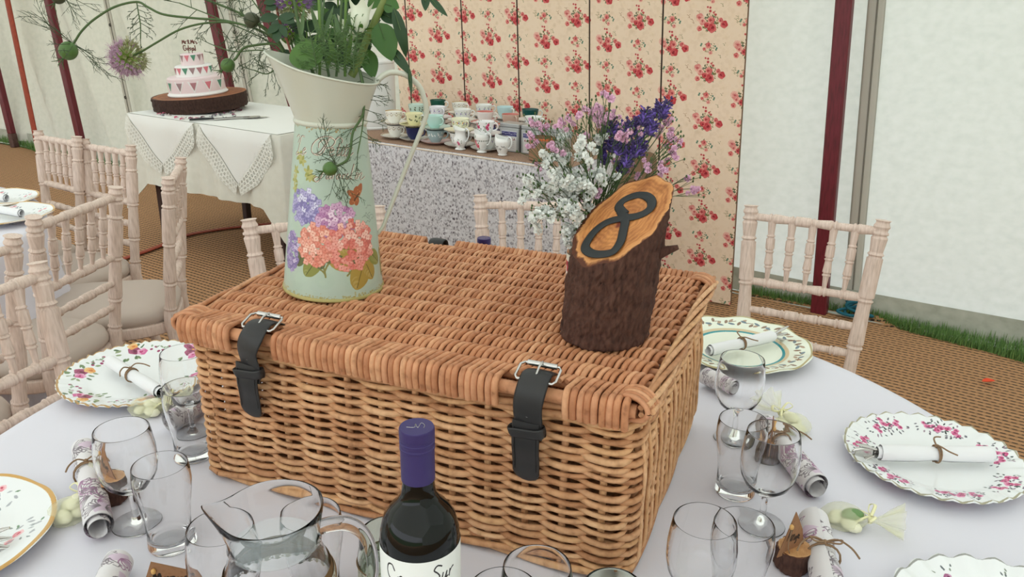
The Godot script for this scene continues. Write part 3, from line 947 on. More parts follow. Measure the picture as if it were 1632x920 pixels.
func jug_of_flowers():
	var base := V(-0.263, 0.9885, -1.132)
	var enamel := mat("sage_enamel", C(204, 206, 192), 0.3)
	enamel.clearcoat_enabled = true
	enamel.clearcoat = 0.3
	var root := thing("flower_jug", "tall sage-green enamel jug printed with hydrangeas, holding garden flowers on the hamper", "jug", base, Basis(Vector3.BACK, deg_to_rad(-2.5)) * yaw(13))
	var pm := mat("hydrangea_print", C(255, 255, 255), 0.35)
	pm.albedo_texture = jug_print()
	pm.clearcoat_enabled = true
	pm.clearcoat = 0.3
	var body := MB.new()
	body.lathe([Vector2(0.0715, 0.004), Vector2(0.0635, 0.085), Vector2(0.0555, 0.165), Vector2(0.0478, 0.243)], 64)
	obj("body", body, pm, root)
	var foot := MB.new()
	foot.lathe([Vector2(0, 0), Vector2(0.0712, 0), Vector2(0.0732, 0.0016), Vector2(0.0732, 0.0042), Vector2(0.0714, 0.0058)], 64)
	obj("foot_rim", foot, mat("rubbed_gilt", C(170, 158, 100), 0.45, 0.3), root)
	var rim_y := func(a: float) -> float: return 0.309 - 0.013 * cos(a) + 0.008 * pow(maxf(0, -cos(a)), 6.0) - 0.004 * sin(-a)
	var neck := MB.new()
	var rows := []
	for i in 15:
		var f := (i if i < 9 else 14 - i) / (8.0 if i < 9 else 5.0)
		var inn := 0.0 if i < 9 else 0.0016
		var row := PackedVector3Array()
		for j in 72:
			var a := TAU * j / 72.0
			var y: float = lerpf(0.2435, rim_y.call(a), f)
			var r := 0.0478 + 0.27 * (y - 0.2435) + 0.9 * pow(maxf(0, y - 0.2435), 2.0) * 1.0 - inn
			r += 0.006 * pow(maxf(0, -cos(a)), 10.0) * f
			row.append(V(r * cos(a), y, -r * sin(a)))
		rows.append(row)
	neck.grid(rows, true)
	obj("spout_neck", neck, enamel, root)
	var edge := MB.new()
	edge.tube(Array(rows[8]) + [rows[8][0]], 0.0015, 8, false)
	obj("rolled_rim", edge, enamel, root)
	var ring := MB.new()
	ring.lathe([Vector2(0.0478, 0.2385), Vector2(0.0496, 0.2395), Vector2(0.0504, 0.242), Vector2(0.0496, 0.2445), Vector2(0.0478, 0.2455)], 64, 120)
	obj("neck_ring", ring, enamel, root)
	var hd := MB.new()
	var hr := []
	for k in 68:
		hr.append(lerpf(0.0040, 0.0026, clampf((k - 20) / 36.0, 0, 1)))
	hd.tube(spline([V(0.0622, 0.292, 0), V(0.066, 0.3, 0), V(0.081, 0.309, 0), V(0.1025, 0.306, -0.002), V(0.122, 0.29, -0.003), V(0.1315, 0.264, -0.004), V(0.1295, 0.243, -0.004), V(0.108, 0.186, -0.004), V(0.082, 0.117, -0.002), V(0.0725, 0.092, 0), V(0.0672, 0.084, 0), V(0.0636, 0.079, 0)], 6), hr, 10)
	obj("handle", hd, enamel, root)

	# --- love-in-a-mist: pods on long stems with thread-fine bracts
	var G := "love-in-a-mist stems in the jug"
	mist("green seed pod on a long arching stem, farthest left of the jug's flowers", ats([437, 62, 408, 46, 359, 33, 310, 29, 261, 23, 235, 11, 218, 3, 183, 11, 150, 31, 130, 50, 119, 67], 1.15, 1.2), at(109, 81, 1.2), 0.0132, 12, 0.06, G)
	mist("green seed pod on a short curved stem, hanging beside the wedding cake", ats([450, 80, 437, 70, 408, 72, 388, 77, 376, 93], 1.14, 1.13), at(363, 104, 1.13), 0.0095, 3, 0.035, G)
	mist("green seed pod drooping over the lettering on the jug's front", ats([572, 108, 578, 140, 579, 180, 563, 210, 559, 237, 554, 254, 541, 263], 1.11, 1.055), at(526, 269, 1.05), 0.0092, 12, 0.05, G)
	mist("dark unripe seed pod among the threads above the jug's spout", ats([452, 82, 440, 62, 424, 46, 412, 38], 1.14, 1.12), at(401, 32, 1.12), 0.0105, 9, 0.05, G, true)
	mist("dark seed pod cut off by the top of the picture at far left", ats([437, 60, 380, 20, 260, -22, 150, -40, 105, -25], 1.17, 1.24), at(93, -5, 1.24), 0.0105, 10, 0.05, G, true)
	# feathery stems leaning out of the spout and over the rim
	for k in 5:
		var a: Array = [[452, 88, 420, 62, 372, 40, 330, 22, 286, 5], [452, 86, 415, 80, 372, 82, 340, 72], [455, 82, 430, 40, 402, 0, 380, -30], [575, 112, 582, 150, 578, 200, 570, 245], [452, 88, 440, 108, 425, 118, 405, 112]][k]
		feathery(["feathery green frond reaching left across the tent wall from the spout", "feathery green frond spreading low to the left of the spout", "feathery green frond rising steeply above the spout", "feathery green frond trailing down the right of the jug's print", "short feathery green frond drooping from the spout"][k],
				ats(a, 1.14, [1.2, 1.16, 1.15, 1.06, 1.12][k]), [0.045, 0.04, 0.04, 0.04, 0.03][k], [16, 14, 12, 16, 9][k])
	var hang := ats([218, 4, 221, 22, 224, 40, 224, 62], 1.19, 1.19)
	feathery("small dark feathery frond hanging from the highest arching stem", hang, 0.022, 12)

	# --- alliums
	allium("pink and green allium head on an arching stem, left of the wedding cake", at(204, 92, 1.17), at(226, 82, 1.165) - at(204, 92, 1.17), 0.028, ats([452, 84, 437, 62, 408, 46, 369, 36, 326, 37, 287, 47, 251, 67, 226, 82, 214, 88], 1.14, 1.17), C(198, 166, 188), 150)
	allium("purple allium head just above the jug's spout, cut by the picture's top", at(468, 5, 1.13), V(0.1, -1, 0.1), 0.027, ats([490, 110, 482, 60, 474, 25], 1.13, 1.13), C(150, 118, 168), 110)
	allium("small purple allium head low behind the round leaf in the jug", at(463, 52, 1.19), V(0.2, -1, 0), 0.017, ats([484, 112, 474, 80, 466, 60], 1.15, 1.19), C(146, 104, 160), 60)
	# --- white bellflowers
	bell("white bellflower upright in the middle of the jug", at(573, 52, 1.10), at(575, 8, 1.10) - at(573, 52, 1.10), 0.043, 0.0135, ats([560, 112, 568, 85, 572, 55], 1.12, 1.10))
	bell("white bellflower half hidden behind the upright one", at(557, 66, 1.15), at(556, 30, 1.15) - at(557, 66, 1.15), 0.036, 0.0135, ats([548, 112, 554, 90, 557, 68], 1.14, 1.15))
	bell("white bellflower low down just above the jug's rim", at(563, 96, 1.16), at(570, 68, 1.16) - at(563, 96, 1.16), 0.028, 0.012, ats([556, 118, 560, 108, 563, 98], 1.15, 1.16))
	# --- big-leaved stem to the right
	var st := thing("leafy_stem", "thick green stem with large glossy leaves leaning right over the jug's handle", "plant stem", at(568, 112, 1.12), Basis.IDENTITY)
	var o := -st.position
	var sm := MB.new()
	sm.tube(spline(ats([560, 122, 572, 98, 585, 62, 600, 28, 616, -5, 628, -30], 1.13, 1.12).map(func(p): return p + o), 5), 0.0052, 8)
	obj("stem", sm, mat("thick_stem", C(112, 128, 62), 0.5), st)
	for q in [[603, 36, 625, 92, 36, 1.11, 0.5], [596, 40, 612, 84, 26, 1.135, 0.2], [606, 20, 638, 36, 20, 1.13, 0.2], [627, 12, 650, 84, 17, 1.10, 0.9], [618, 72, 656, 118, 15, 1.12, 0.35], [582, 78, 596, 122, 26, 1.14, 0.4], [612, 6, 636, 12, 24, 1.12, 0.1], [678, -12, 678, 17, 13, 1.12, 0.1], [682, -8, 714, 30, 10, 1.12, -0.3], [590, 62, 574, 96, 14, 1.15, 0.2], [652, 108, 656, 152, 6, 1.12, 0.1]]:
		var a := at(q[0], q[1], q[5])
		var b := at(q[2], q[3], q[5] - 0.006)
		var lm := MB.new()
		lm.leaf(a + o, b - a, V(0.25, 0.25, 1), a.distance_to(b) * (1 + absf(q[6]) * 0.06), q[4] * 1.12 / 1300 * 2.0 * 0.56, q[6], 0.2, 9, 0.42, 6)
		obj("leaf", lm, M.green if q[4] > 20 else M.dark_green, st)
		var vein := MB.new()
		vein.tube([a + o, (a + b) / 2 + o + V(0, 0, 0.0012)], 0.0006, 4)
		obj("petiole", vein, M.stem, st)
	# --- rose foliage left of centre
	var rs := thing("rose_sprig", "dark oval rose leaves and a red stem just right of the jug's spout", "plant stem", at(470, 105, 1.14))
	o = -rs.position
	var rm := MB.new()
	rm.tube(spline(ats([470, 105, 458, 66, 446, 35, 440, 10, 432, -12], 1.14, 1.12).map(func(p): return p + o), 4), 0.0018, 6)
	obj("stem", rm, mat("red_stem", C(138, 74, 56), 0.5), rs)
	for q in [[444, 26, 413, 30, 17], [440, 8, 424, 14, 16], [446, 38, 426, 52, 13], [443, 44, 440, 67, 15], [446, 38, 456, 58, 12], [446, 24, 468, 34, 20], [440, 2, 420, 4, 12], [442, 30, 470, 22, 14]]:
		var a := at(q[0], q[1], 1.115)
		var b := at(q[2], q[3], 1.105)
		var lm := MB.new()
		lm.leaf(a + o, b - a, V(0.1, 0.5, 1), a.distance_to(b), q[4] * 1.12 / 1300, 0.3, 0.12, 7, 0.5, 4)
		obj("leaf", lm, M.dark_green, rs)
	# one broad pale leaf over the rim
	var bl := MB.new()
	bl.leaf(at(492, 112, 1.10), at(482, 58, 1.10) - at(492, 112, 1.10), V(0, 0.3, 1), 0.048, 0.046, 0.5, 0.1, 10, 0.4, 8)
	tag(obj("broad_leaf", bl, mat("pale_leaf", C(76, 114, 42), 0.5)), "broad heart-shaped bright green leaf resting on the jug's rim", "leaf")
	# --- the thicket of stems and leaves in the mouth of the jug
	by_x = []
	var bright := mat("fresh_stem", C(104, 138, 62), 0.55)
	var blue := mat("blue_green_stem", C(96, 124, 84), 0.6)
	for k in 12:
		var back := k < 6
		var x0: float = (478 + k * 17.0) if back else (498 + (k - 6) * 13.0)
		var d: float = (1.20 - 0.012 * (k % 3)) if back else 1.115 + 0.014 * (k % 3)
		var t := thing("foliage_stem", "", "plant stem", at(x0, 118, d), Basis.IDENTITY, "green stems filling the jug's mouth")
		o = -t.position
		var x1: float = x0 + ([-34, -16, 6, 22, -8, 30][k] if back else [-34, -4, -14, 8, 2, 20][k - 6])
		by_x.append([x1, t])
		var line := spline(ats([x0 + rnd(-3, 3), 122, lerpf(x0, x1, 0.5) + rnd(-3, 3), 60, x1, -25], d, d - 0.01).map(func(p): return p + o), 6)
		var m := MB.new()
		m.tube(line, rnd(0.0011, 0.0016) if back else rnd(0.0014, 0.0026), 6)
		obj("stem", m, [M.stem, bright, blue][k % 3], t)
		for j in (11 if back else 3):
			var p: Vector3 = line[clampi(2 + j if back else 2 + j * 2, 0, line.size() - 1)]
			var lm := MB.new()
			var side := -1 if (j + k) % 2 else 1
			if back:
				lm.leaf(p, V(side * rnd(0.3, 1), rnd(-0.1, 1.0), rnd(-0.3, 0.3)), V(0, 0.4, 1), rnd(0.026, 0.042), rnd(0.012, 0.022), rnd(0.1, 0.7), 0.1, 6, 0.45, 3)
			else:
				lm.leaf(p, V(side * rnd(0.15, 0.5), 1, rnd(-0.2, 0.3)), V(0, 0.2, 1), rnd(0.03, 0.05), rnd(0.005, 0.008), rnd(-0.2, 0.4), 0.15, 6, 0.4, 3)
			obj("leaf", lm, (M.dark_green if (j + k) % 3 else M.green) if back else [bright, M.stem, blue][j % 3], t)
	name_in_order("%s upright leafy stem in the jug's mouth, counted from the left")
	for k in 5:
		var x: float = [505, 522, 540, 552, 564][k]
		feathery(["fine feathery tuft at the left of the jug's mouth", "fine feathery tuft left of centre in the jug's mouth", "fine feathery tuft in the centre of the jug's mouth", "fine feathery tuft right of centre in the jug's mouth", "fine feathery tuft at the right of the jug's mouth"][k],
				ats([x, 116, x - 4 + k, 85, x + [-14, 6, -8, 10, 8][k], 44], 1.10 + 0.008 * (k % 2), 1.09), 0.024, 18, true)


func thread(mb: MB, p: Vector3, d: Vector3, l: float, r: float, fork: int, droop: float):
	var pts := [p]
	var n := 5
	for k in n:
		d = (d + V(rnd(-0.1, 0.1), rnd(-0.1, 0.1) - droop, rnd(-0.1, 0.1))).normalized()
		p += d * l / n
		pts.append(p)
		if fork > 0 and k > 0 and k < n - 1:
			var s := d.cross(V(rnd(-1, 1), rnd(-1, 1), rnd(-1, 1))).normalized()
			thread(mb, p, (d + s * 0.75).normalized(), l * rnd(0.28, 0.48), r * 0.8, fork - 1, droop)
	mb.tube(pts, [r, r, r * 0.9, r * 0.8, r * 0.7, r * 0.45], 4, false)


func mist(label: String, line: Array, pod: Vector3, r: float, bracts: int, bl: float, group: String, dark := false):
	var t := thing("seed_pod_stem", label, "flower", pod, Basis.IDENTITY, group)
	var o := -pod
	var sp := spline(line.map(func(p): return p + o), 6)
	var end: Vector3 = sp[-1]
	sp.append(end * 0.7)
	var m := MB.new()
	m.tube(sp, 0.0017, 7)
	obj("stem", m, M.stem, t)
	var d := -end.normalized()
	var b := along(d)
	var pm := MB.new()
	pm.ball(Vector3.ZERO, V(r, r * 1.04, r), 30, 14, b, func(q): return 1.0 - 0.035 * pow(absf(cos(atan2(q.z, q.x) * 2.5)), 8.0))
	var pod_o := obj("pod", pm, mat("dark_pod", C(66, 70, 48), 0.5) if dark else mat("green_pod", C(76, 110, 50), 0.45), t)
	var hm := MB.new()
	for k in 4:
		var a := TAU * k / 4 + 0.4
		var q := b * V(cos(a) * 0.8, 0.6, sin(a) * 0.8)
		hm.tube([d * r, d * r * 1.35 + q * r * 0.35, d * r * 1.5 + q * r * 0.9], [0.0009, 0.0007, 0.0004], 4, false)
	obj("style", hm, M.stem, pod_o)
	var f := MB.new()
	for k in bracts:
		var a := TAU * k / bracts + rnd(-0.2, 0.2)
		var q := b * V(cos(a), rnd(-0.15, 0.55), sin(a))
		thread(f, -d * r * 0.95, q.normalized(), bl * 1.2 * rnd(0.75, 1.1), 0.0005, 2, 0.03)
	var fo := obj("bracts", f, mat("thread_green", C(58, 74, 46), 0.7), t)
	fo.set_meta("kind", "stuff")


func feathery(label: String, line: Array, l: float, n: int, fresh := false):
	var t := thing("feathery_frond", label, "foliage", line[0])
	var o: Vector3 = -line[0]
	var sp := spline(line.map(func(p): return p + o), 6)
	var m := MB.new()
	m.tube(sp, 0.0009, 5)
	obj("stem", m, M.stem, t)
	var f := MB.new()
	for k in n:
		var i := clampi(int(lerpf(0.15, 0.98, k / float(n)) * (sp.size() - 2)), 0, sp.size() - 2)
		var d: Vector3 = (sp[i + 1] - sp[i]).normalized()
		var s := d.cross(V(rnd(-0.4, 0.4), rnd(-0.4, 0.4), 1)).normalized() * (1 if k % 2 else -1)
		thread(f, sp[i], (d * 0.5 + s).normalized(), l * rnd(0.7, 1.1), 0.00048, 2, 0.04)
	thread(f, sp[-1], (sp[-1] - sp[-2]).normalized(), l * 0.7, 0.0006, 2, 0.02)
	var fo := obj("leaf_threads", f, mat("thread_green", C(92, 122, 70) if fresh else C(62, 80, 50), 0.7), t)
	fo.set_meta("kind", "stuff")


func allium(label: String, c: Vector3, stem_dir: Vector3, r: float, line: Array, col: Color, n: int):
	var t := thing("allium", label, "flower", c, Basis.IDENTITY, "allium heads in the jug")
	var m := MB.new()
	m.tube(spline(line.map(func(p): return p - c) + [Vector3.ZERO], 5), 0.0015, 7)
	obj("stem", m, M.stem, t)
	var back := stem_dir.normalized()
	var pd := MB.new()
	var fl := MB.new()
	var bud := MB.new()
	var done := 0
	for k in n:
		var y := 1 - 2 * (k + 0.5) / n
		var a := k * 2.39996
		var q := V(sqrt(1 - y * y) * cos(a), y, sqrt(1 - y * y) * sin(a))
		var away := q.dot(back)
		if away > 0.85:
			continue
		var rr := r * rnd(0.86, 1.06)
		pd.tube([q * 0.002, q * rr * 0.75], 0.00045, 4, false)
		var f := bud if away > 0.35 else fl
		var b := along(q)
		for e in 5:
			var s := TAU * e / 5 + a
			f.leaf(q * rr * 0.72, b * V(cos(s) * 0.75, 1, sin(s) * 0.75), b * V(-cos(s), 0.8, -sin(s)), r * 0.24, r * 0.11, -0.5, 0.2, 3, 0.5, 2)
		for e in 2:
			var s := TAU * e / 2 + a * 2
			f.tube([q * rr * 0.8, q * rr * 1.12 + b * V(cos(s), 0, sin(s)) * r * 0.06], 0.0003, 3, false)
	obj("pedicels", pd, mat("lime_pedicel", C(150, 178, 84), 0.6), t).set_meta("kind", "stuff")
	var fm := mat("allium_petal", col, 0.6)
	fm.backlight_enabled = true
	fm.backlight = Color(0.3, 0.25, 0.3)
	obj("florets", fl, fm, t).set_meta("kind", "stuff")
	if bud.v.size():
		obj("buds", bud, mat("allium_bud", C(170, 170, 130), 0.6), t).set_meta("kind", "stuff")


func bell(label: String, c: Vector3, dir: Vector3, l: float, r: float, line: Array):
	var t := thing("bellflower", label, "flower", c, along(dir), "white bellflowers in the jug")
	var inv := t.transform.affine_inverse()
	var m := MB.new()
	m.tube(spline(line.map(func(p): return inv * p), 5), 0.0013, 6)
	obj("stem", m, M.stem, t)
	var mb := MB.new()
	var rows := []
	for i in 14:
		var f := i / 13.0
		var row := PackedVector3Array()
		for j in 60:
			var a := TAU * j / 60.0
			var lobe := 1.0 - absf(sin(a * 2.5))     # pointed petal tips
			var tip := clampf((f - 0.6) / 0.4, 0, 1)
			var y := l * (f * 0.8 + 0.2 * f * lerpf(1.0, lobe * 1.3 - 0.25, tip))
			var rr := r * (0.3 + 0.7 * sin(PI * 0.5 * minf(1, f * 2.4))) * (1 - 0.06 * sin(PI * f)) * (1 + 0.32 * tip * tip * lobe) * (1 - 0.05 * absf(cos(a * 2.5)) * (1 - tip))
			row.append(V(rr * cos(a), y, -rr * sin(a)))
		rows.append(row)
	mb.grid(rows, true)
	var pm := mat("white_petal", C(226, 232, 214), 0.6)
	pm.backlight_enabled = true
	pm.backlight = Color(0.5, 0.5, 0.4)
	obj("corolla", mb, pm, t)
	var s := MB.new()
	for k in 5:
		var a := TAU * k / 5
		s.leaf(V(0, 0, 0), V(cos(a), 0.8, sin(a)), V(cos(a) * 0.3, -1, sin(a) * 0.3), l * 0.5, r * 0.5, -0.9, 0.1, 5)
	obj("calyx", s, M.green, t)

# ---------------------------------------------------------------- log table number and the posy behind it
func log_bark(mb: MB, r0: float, hr: Callable, kx: Vector3, seed_: int, seg := 140, rows_n := 26, amp := 0.0042):
	# bark wall from the foot up to the cut; hr gives the height of the cut at an angle
	var nz := FastNoiseLite.new()
	nz.seed = seed_
	nz.noise_type = FastNoiseLite.TYPE_CELLULAR
	nz.cellular_return_type = FastNoiseLite.RETURN_DISTANCE2_SUB
	nz.frequency = 1.0
	var n2 := FastNoiseLite.new()
	n2.seed = seed_ + 1
	n2.frequency = 1.0
	var rows := []
	for i in rows_n:
		var f := float(i) / (rows_n - 1)
		var row := PackedVector3Array()
		for j in seg:
			var a := TAU * j / seg
			var h: float = hr.call(a) * f
			var q := Vector3(cos(a) * 5.5, h * 30.0, sin(a) * 5.5)
			q.x += n2.get_noise_3d(q.x * 0.6, h * 60, q.z * 0.6) * 0.8
			var ridge := pow(clampf((nz.get_noise_3dv(q) + 1.0) * 2.2, 0, 1), 0.6)
			var r := r0 + amp * (1.0 - 0.65 * clampf((f - 0.85) / 0.15, 0, 1)) * (ridge - 0.6) + 0.003 * n2.get_noise_3d(cos(a) * 1.3, h * 14, sin(a) * 1.3) + 0.0012 * n2.get_noise_3d(cos(a) * 22, h * 160, sin(a) * 22)
			if i == 0:
				r -= 0.003
			row.append(V(r * cos(a), h, -r * sin(a)) + kx * h)
		rows.append(row)
	mb.grid(rows, true)
	return rows


func wood_rings(seed_: int, pale: Color, deep: Color, knot := true) -> ImageTexture:
	var n := 384
	var nz := FastNoiseLite.new()
	nz.seed = seed_
	nz.frequency = 0.012
	var d := PackedByteArray()
	d.resize(n * n * 3)
	for y in n:
		for x in n:
			var q := Vector2(x - n * 0.52, y - n * 0.5) / (n * 0.5)
			var r := q.length() + 0.06 * nz.get_noise_2d(x, y)
			var ring := 0.5 + 0.5 * sin(r * 70.0 + 2.0 * nz.get_noise_2d(x * 2, y * 2))
			var saw := nz.get_noise_2d((x + y) * 4.0, (x - y) * 0.5)
			var t := clampf(0.25 + 0.3 * ring + 0.5 * nz.get_noise_2d(x * 0.8 + 300, y * 0.8) + 0.22 * saw, 0, 1)
			var c := pale.lerp(deep, t)
			if r > 0.84:
				c = c.lerp(pale.lightened(0.15), clampf((r - 0.84) * 10, 0, 1))
			if r > 0.94:
				c = c.lerp(Color(0.36, 0.2, 0.1), clampf((r - 0.94) * 22, 0, 1))
			if knot:
				var e := (q - Vector2(-0.06, 0.1)).length() + 0.03 * saw
				if e < 0.11:
					c = c.lerp(Color(0.42, 0.16, 0.10), clampf((0.11 - e) * 20, 0, 0.85))
			var k := (y * n + x) * 3
			d[k] = int(c.r * 255)
			d[k + 1] = int(c.g * 255)
			d[k + 2] = int(c.b * 255)
	return ImageTexture.create_from_image(Image.create_from_data(n, n, false, Image.FORMAT_RGB8, d))


func log_and_posy():
	var root := thing("log_number", "slant-cut bark log painted with a black figure 8, standing on the hamper lid", "table number", V(0.117, 0.9885, -0.962), yaw(-7))
	var kx := V(0.1026, 0, -0.06)
	var hr := func(a: float) -> float: return 0.150 + 0.0343 * cos(a) + 0.0318 * sin(a) + 0.0018 * sin(a * 9)
	var bm := MB.new()
	var rows: Array = log_bark(bm, 0.0555, hr, kx, 7, 170, 40, 0.0062)
	obj("bark", bm, M.bark, root)
	var top: PackedVector3Array = rows[-1]
	var o := Vector3.ZERO
	for p in top:
		o += p / top.size()
	var fm := MB.new()
	var fr := []
	for g in [1.0, 0.97, 0.93, 0.6, 0.3, 0.0]:
		var row := PackedVector3Array()
		for p in top:
			row.append(o + (p - o) * g + V(0, 0.0012 if g < 0.95 else 0.0, 0))
		fr.append(row)
	fm.grid(fr, true)
	for k in fm.v.size():
		var g: float = [1.0, 0.97, 0.93, 0.6, 0.3, 0.0][k / (top.size() + 1)]
		var a := TAU * (k % (top.size() + 1)) / top.size()
		fm.uv[k] = Vector2(0.5 + 0.5 * g * cos(a), 0.5 - 0.5 * g * sin(a))
	var wm := mat("sawn_wood", C(240, 212, 178), 0.6)
	wm.albedo_texture = wood_rings(5, C(220, 170, 116), C(150, 98, 58))
	obj("cut_face", fm, wm, root)
	# the figure, a thick brush stroke laid on the cut
	var P0: Vector3 = root.transform * (o + V(0, 0.0026, 0))
	var nrm: Vector3 = root.transform.basis * (top[35] - o).cross(top[0] - o).normalized()
	if nrm.y < 0:
		nrm = -nrm
	var on := func(zx: float, zy: float) -> Vector3:
		var a := V(0, CAM_Y, 0)
		var d := at(800 + zx / 2.243, 150 + zy / 2.243, 1.0) - a
		return root.transform.affine_inverse() * (a + d * ((P0 - a).dot(nrm) / d.dot(nrm)))
	var pts := []
	for q in P2([440, 430, 418, 405, 432, 382, 470, 364, 508, 362, 532, 378, 534, 402, 512, 424, 474, 438, 428, 444, 376, 458, 336, 486, 306, 524, 298, 552, 322, 570, 366, 572, 400, 560, 424, 526, 434, 486, 440, 458, 436, 436, 424, 418]):
		pts.append(on.call(q.x, q.y))
	var ln := root.transform.basis.inverse() * nrm
	var nm := MB.new()
	nm.tube(spline(pts, 5), 0.0062, 10, true, 0.22, (pts[1] - pts[0]).cross(ln))
	obj("painted_numeral", nm, mat("black_paint", C(34, 38, 40), 0.55), root)
	var sb := MB.new()
	sb.tube([V(0.06, 0.115, 0.005), V(0.07, 0.12, 0.012), V(0.084, 0.126, 0.014)], [0.010, 0.006, 0.003], 9)
	obj("twig_stub", sb, M.bark, root)

	# jar holding the posy
	var jp := V(0.113, 0.9885, -1.075)
	var jar := thing("posy_jar", "small glass jar with a red and white label, tucked behind the log on the hamper", "jar", jp)
	var jm := MB.new()
	jm.lathe([Vector2(0, 0), Vector2(0.036, 0), Vector2(0.038, 0.003), Vector2(0.038, 0.085), Vector2(0.034, 0.095), Vector2(0.034, 0.108), Vector2(0.0325, 0.108), Vector2(0.0325, 0.095), Vector2(0.0362, 0.084), Vector2(0.0362, 0.006), Vector2(0, 0.005)], 32)
	obj("glass", jm, M.glass, jar)
	var li := canvas(256, 64, C(228, 222, 208))
	for k in 6:
		li.fill_rect(Rect2i(0, 12, 256, 40), C(176, 40, 60))
	for k in 14:
		stroke(li, [Vector2(k * 18 + 6, 22), Vector2(k * 18 + 2, 42)], 2.5, C(236, 226, 216))
		dab(li, k * 18 + 10, 32, 4, C(236, 226, 216))
	var lm := mat("jar_label", C(255, 255, 255), 0.6)
	lm.albedo_texture = tex(li)
	var lb := MB.new()
	lb.lathe([Vector2(0.0384, 0.02), Vector2(0.0384, 0.075)], 32)
	obj("paper_label", lb, lm, jar)

	# posy: gypsophila white and pink, lavender
	var mouth := jp + V(0, 0.105, 0)
	var wp := mat("white_gypsophila", C(238, 240, 236), 0.7)
	var pp := mat("pink_gypsophila", C(234, 190, 216), 0.7)
	for m in [wp, pp]:
		m.backlight_enabled = true
		m.backlight = Color(0.12, 0.12, 0.12)
	var fl := MB.new()
	for k in 22:
		var y := 1 - 2 * (k + 0.5) / 22
		var a := k * 2.39996
		var q := V(sqrt(1 - y * y) * cos(a), y, sqrt(1 - y * y) * sin(a))
		fl.leaf(q * 0.0012, q + V(rnd(-0.3, 0.3), 0.2, rnd(-0.3, 0.3)), q.cross(V(rnd(-1, 1), rnd(-1, 1), rnd(-1, 1))), 0.0062, 0.0056, rnd(-0.5, 0.9), 0.3, 3, 0.62, 2)
	var fmesh := fl.mesh()
	var white := ["110,30 100,155 160,345 180,410 155,320 200,300", "245,85 240,130 330,75 325,120 380,100 300,140", "240,290 310,315 225,330 300,290 355,322 260,310", "390,300 400,230 380,245 440,205 430,225 470,200", "440,45 470,100 455,130 500,150 430,90 400,80", "540,60 560,75 525,45 600,160 635,130 575,245", "460,330 455,300 440,270 480,280 525,335 500,310", "455,430 440,470 470,450 430,540 425,500 455,480", "560,100 585,70 600,110 550,120 480,60 510,90"]
	by_x = []
	for k in white.size():
		spray("white_gypsophila", "sprig of white baby's breath in the posy behind the log", white[k], 820.0, 280.0, 1.045 + 0.02 * sin(k * 1.9), mouth, fmesh, wp, 1.0, "white baby's breath sprigs")
	var white2 := ["130,480 165,520 240,520 145,500 190,540", "320,530 265,610 250,670 300,520 290,600", "215,740 145,760 300,720 345,770 230,700", "440,730 410,640 480,670 530,650 450,700", "590,680 640,690 600,710 620,660 740,665", "440,410 455,480 525,430 475,500 420,430", "265,370 340,335 280,350 645,345 570,355", "15,690 10,820 5,700 40,740 90,800"]
	for k in white2.size():
		spray("white_gypsophila", "sprig of white baby's breath in the posy behind the log", white2[k], 840.0, 150.0, 1.06 + 0.03 * sin(k * 2.3), mouth, fmesh, wp, 1.0, "white baby's breath sprigs")
	name_in_order("%s sprig of white baby's breath, counted from the posy's left")
	var pink := ["150,275 75,250 45,255 130,290 95,240", "85,385 20,320 10,430 75,570 70,400", "205,440 230,265 320,290 180,420 240,460", "430,170 495,130 545,125 410,190 520,150", "555,205 630,205 585,255 600,190 640,220", "690,175 650,170 710,190 795,245 810,250", "490,345 460,400 350,215 480,330 330,200", "740,350 805,335 925,325 760,360 780,330", "1090,300 1125,230 1140,240 1120,220", "1155,350 1180,385 1240,415 1170,370 1160,330", "1180,480 1205,515 1190,500 1170,470", "1090,600 1130,620 975,585 1085,590 990,580", "740,540 855,570 750,530 860,580", "1300,690 1360,790 1310,680 1350,770", "650,10 680,50 570,95 660,20", "910,660 500,860 520,620 570,830", "620,200 560,190 700,180 470,120"]
	for k in pink.size():
		spray("pink_gypsophila", "sprig of pink baby's breath in the posy behind the log", pink[k], 840.0, 150.0, 1.08 + 0.04 * sin(k * 1.7), mouth, fmesh, pp, 0.72, "pink baby's breath sprigs")
	name_in_order("%s sprig of pink baby's breath, counted from the posy's left")
	var lav := ["1150,60 1095,200", "1085,80 1040,190", "970,130 930,260", "1005,150 960,270", "905,200 862,330", "845,230 800,350", "700,230 690,340", "640,270 618,380", "885,390 862,520", "945,410 900,500", "590,370 620,470", "742,390 740,500", "680,380 690,480", "800,390 790,520", "835,470 800,600", "765,560 780,660", "620,480 640,580", "1040,230 980,330", "940,300 900,400", "760,250 750,360"]
	for k in lav.size():
		lavender(lav[k], 1.10 + 0.05 * sin(k * 2.1), mouth)
	name_in_order("%s purple lavender spike in the posy, counted by its tip from the left")
	# a rounded brown card behind the flowers
	var cd := MB.new()
	var c0 := at(1014, 268, 1.2)
	cd.box(Vector3.ZERO, V(0.05, 0.075, 0.003), 0.0)
	var card := thing("brown_card", "plain brown rounded card standing behind the lavender and the log", "card", c0 + V(0, -0.02, 0), yaw(-10))
	var cm := MB.new()
	var out := PackedVector3Array()
	for q in 24:
		var a := TAU * q / 24
		out.append(V(signf(cos(a)) * pow(absf(cos(a)), 0.35) * 0.03, signf(sin(a)) * pow(absf(sin(a)), 0.35) * 0.045, 0))
	var b0 := PackedVector3Array()
	var b1 := PackedVector3Array()
	var b2 := PackedVector3Array()
	var b3 := PackedVector3Array()
	for p in out:
		b0.append(V(0, 0, -0.0012)); b1.append(p + V(0, 0, -0.0012)); b2.append(p + V(0, 0, 0.0012)); b3.append(V(0, 0, 0.0012))
	cm.grid([b0, b1, b2, b3], true, 0, 1, 1, 0, true)
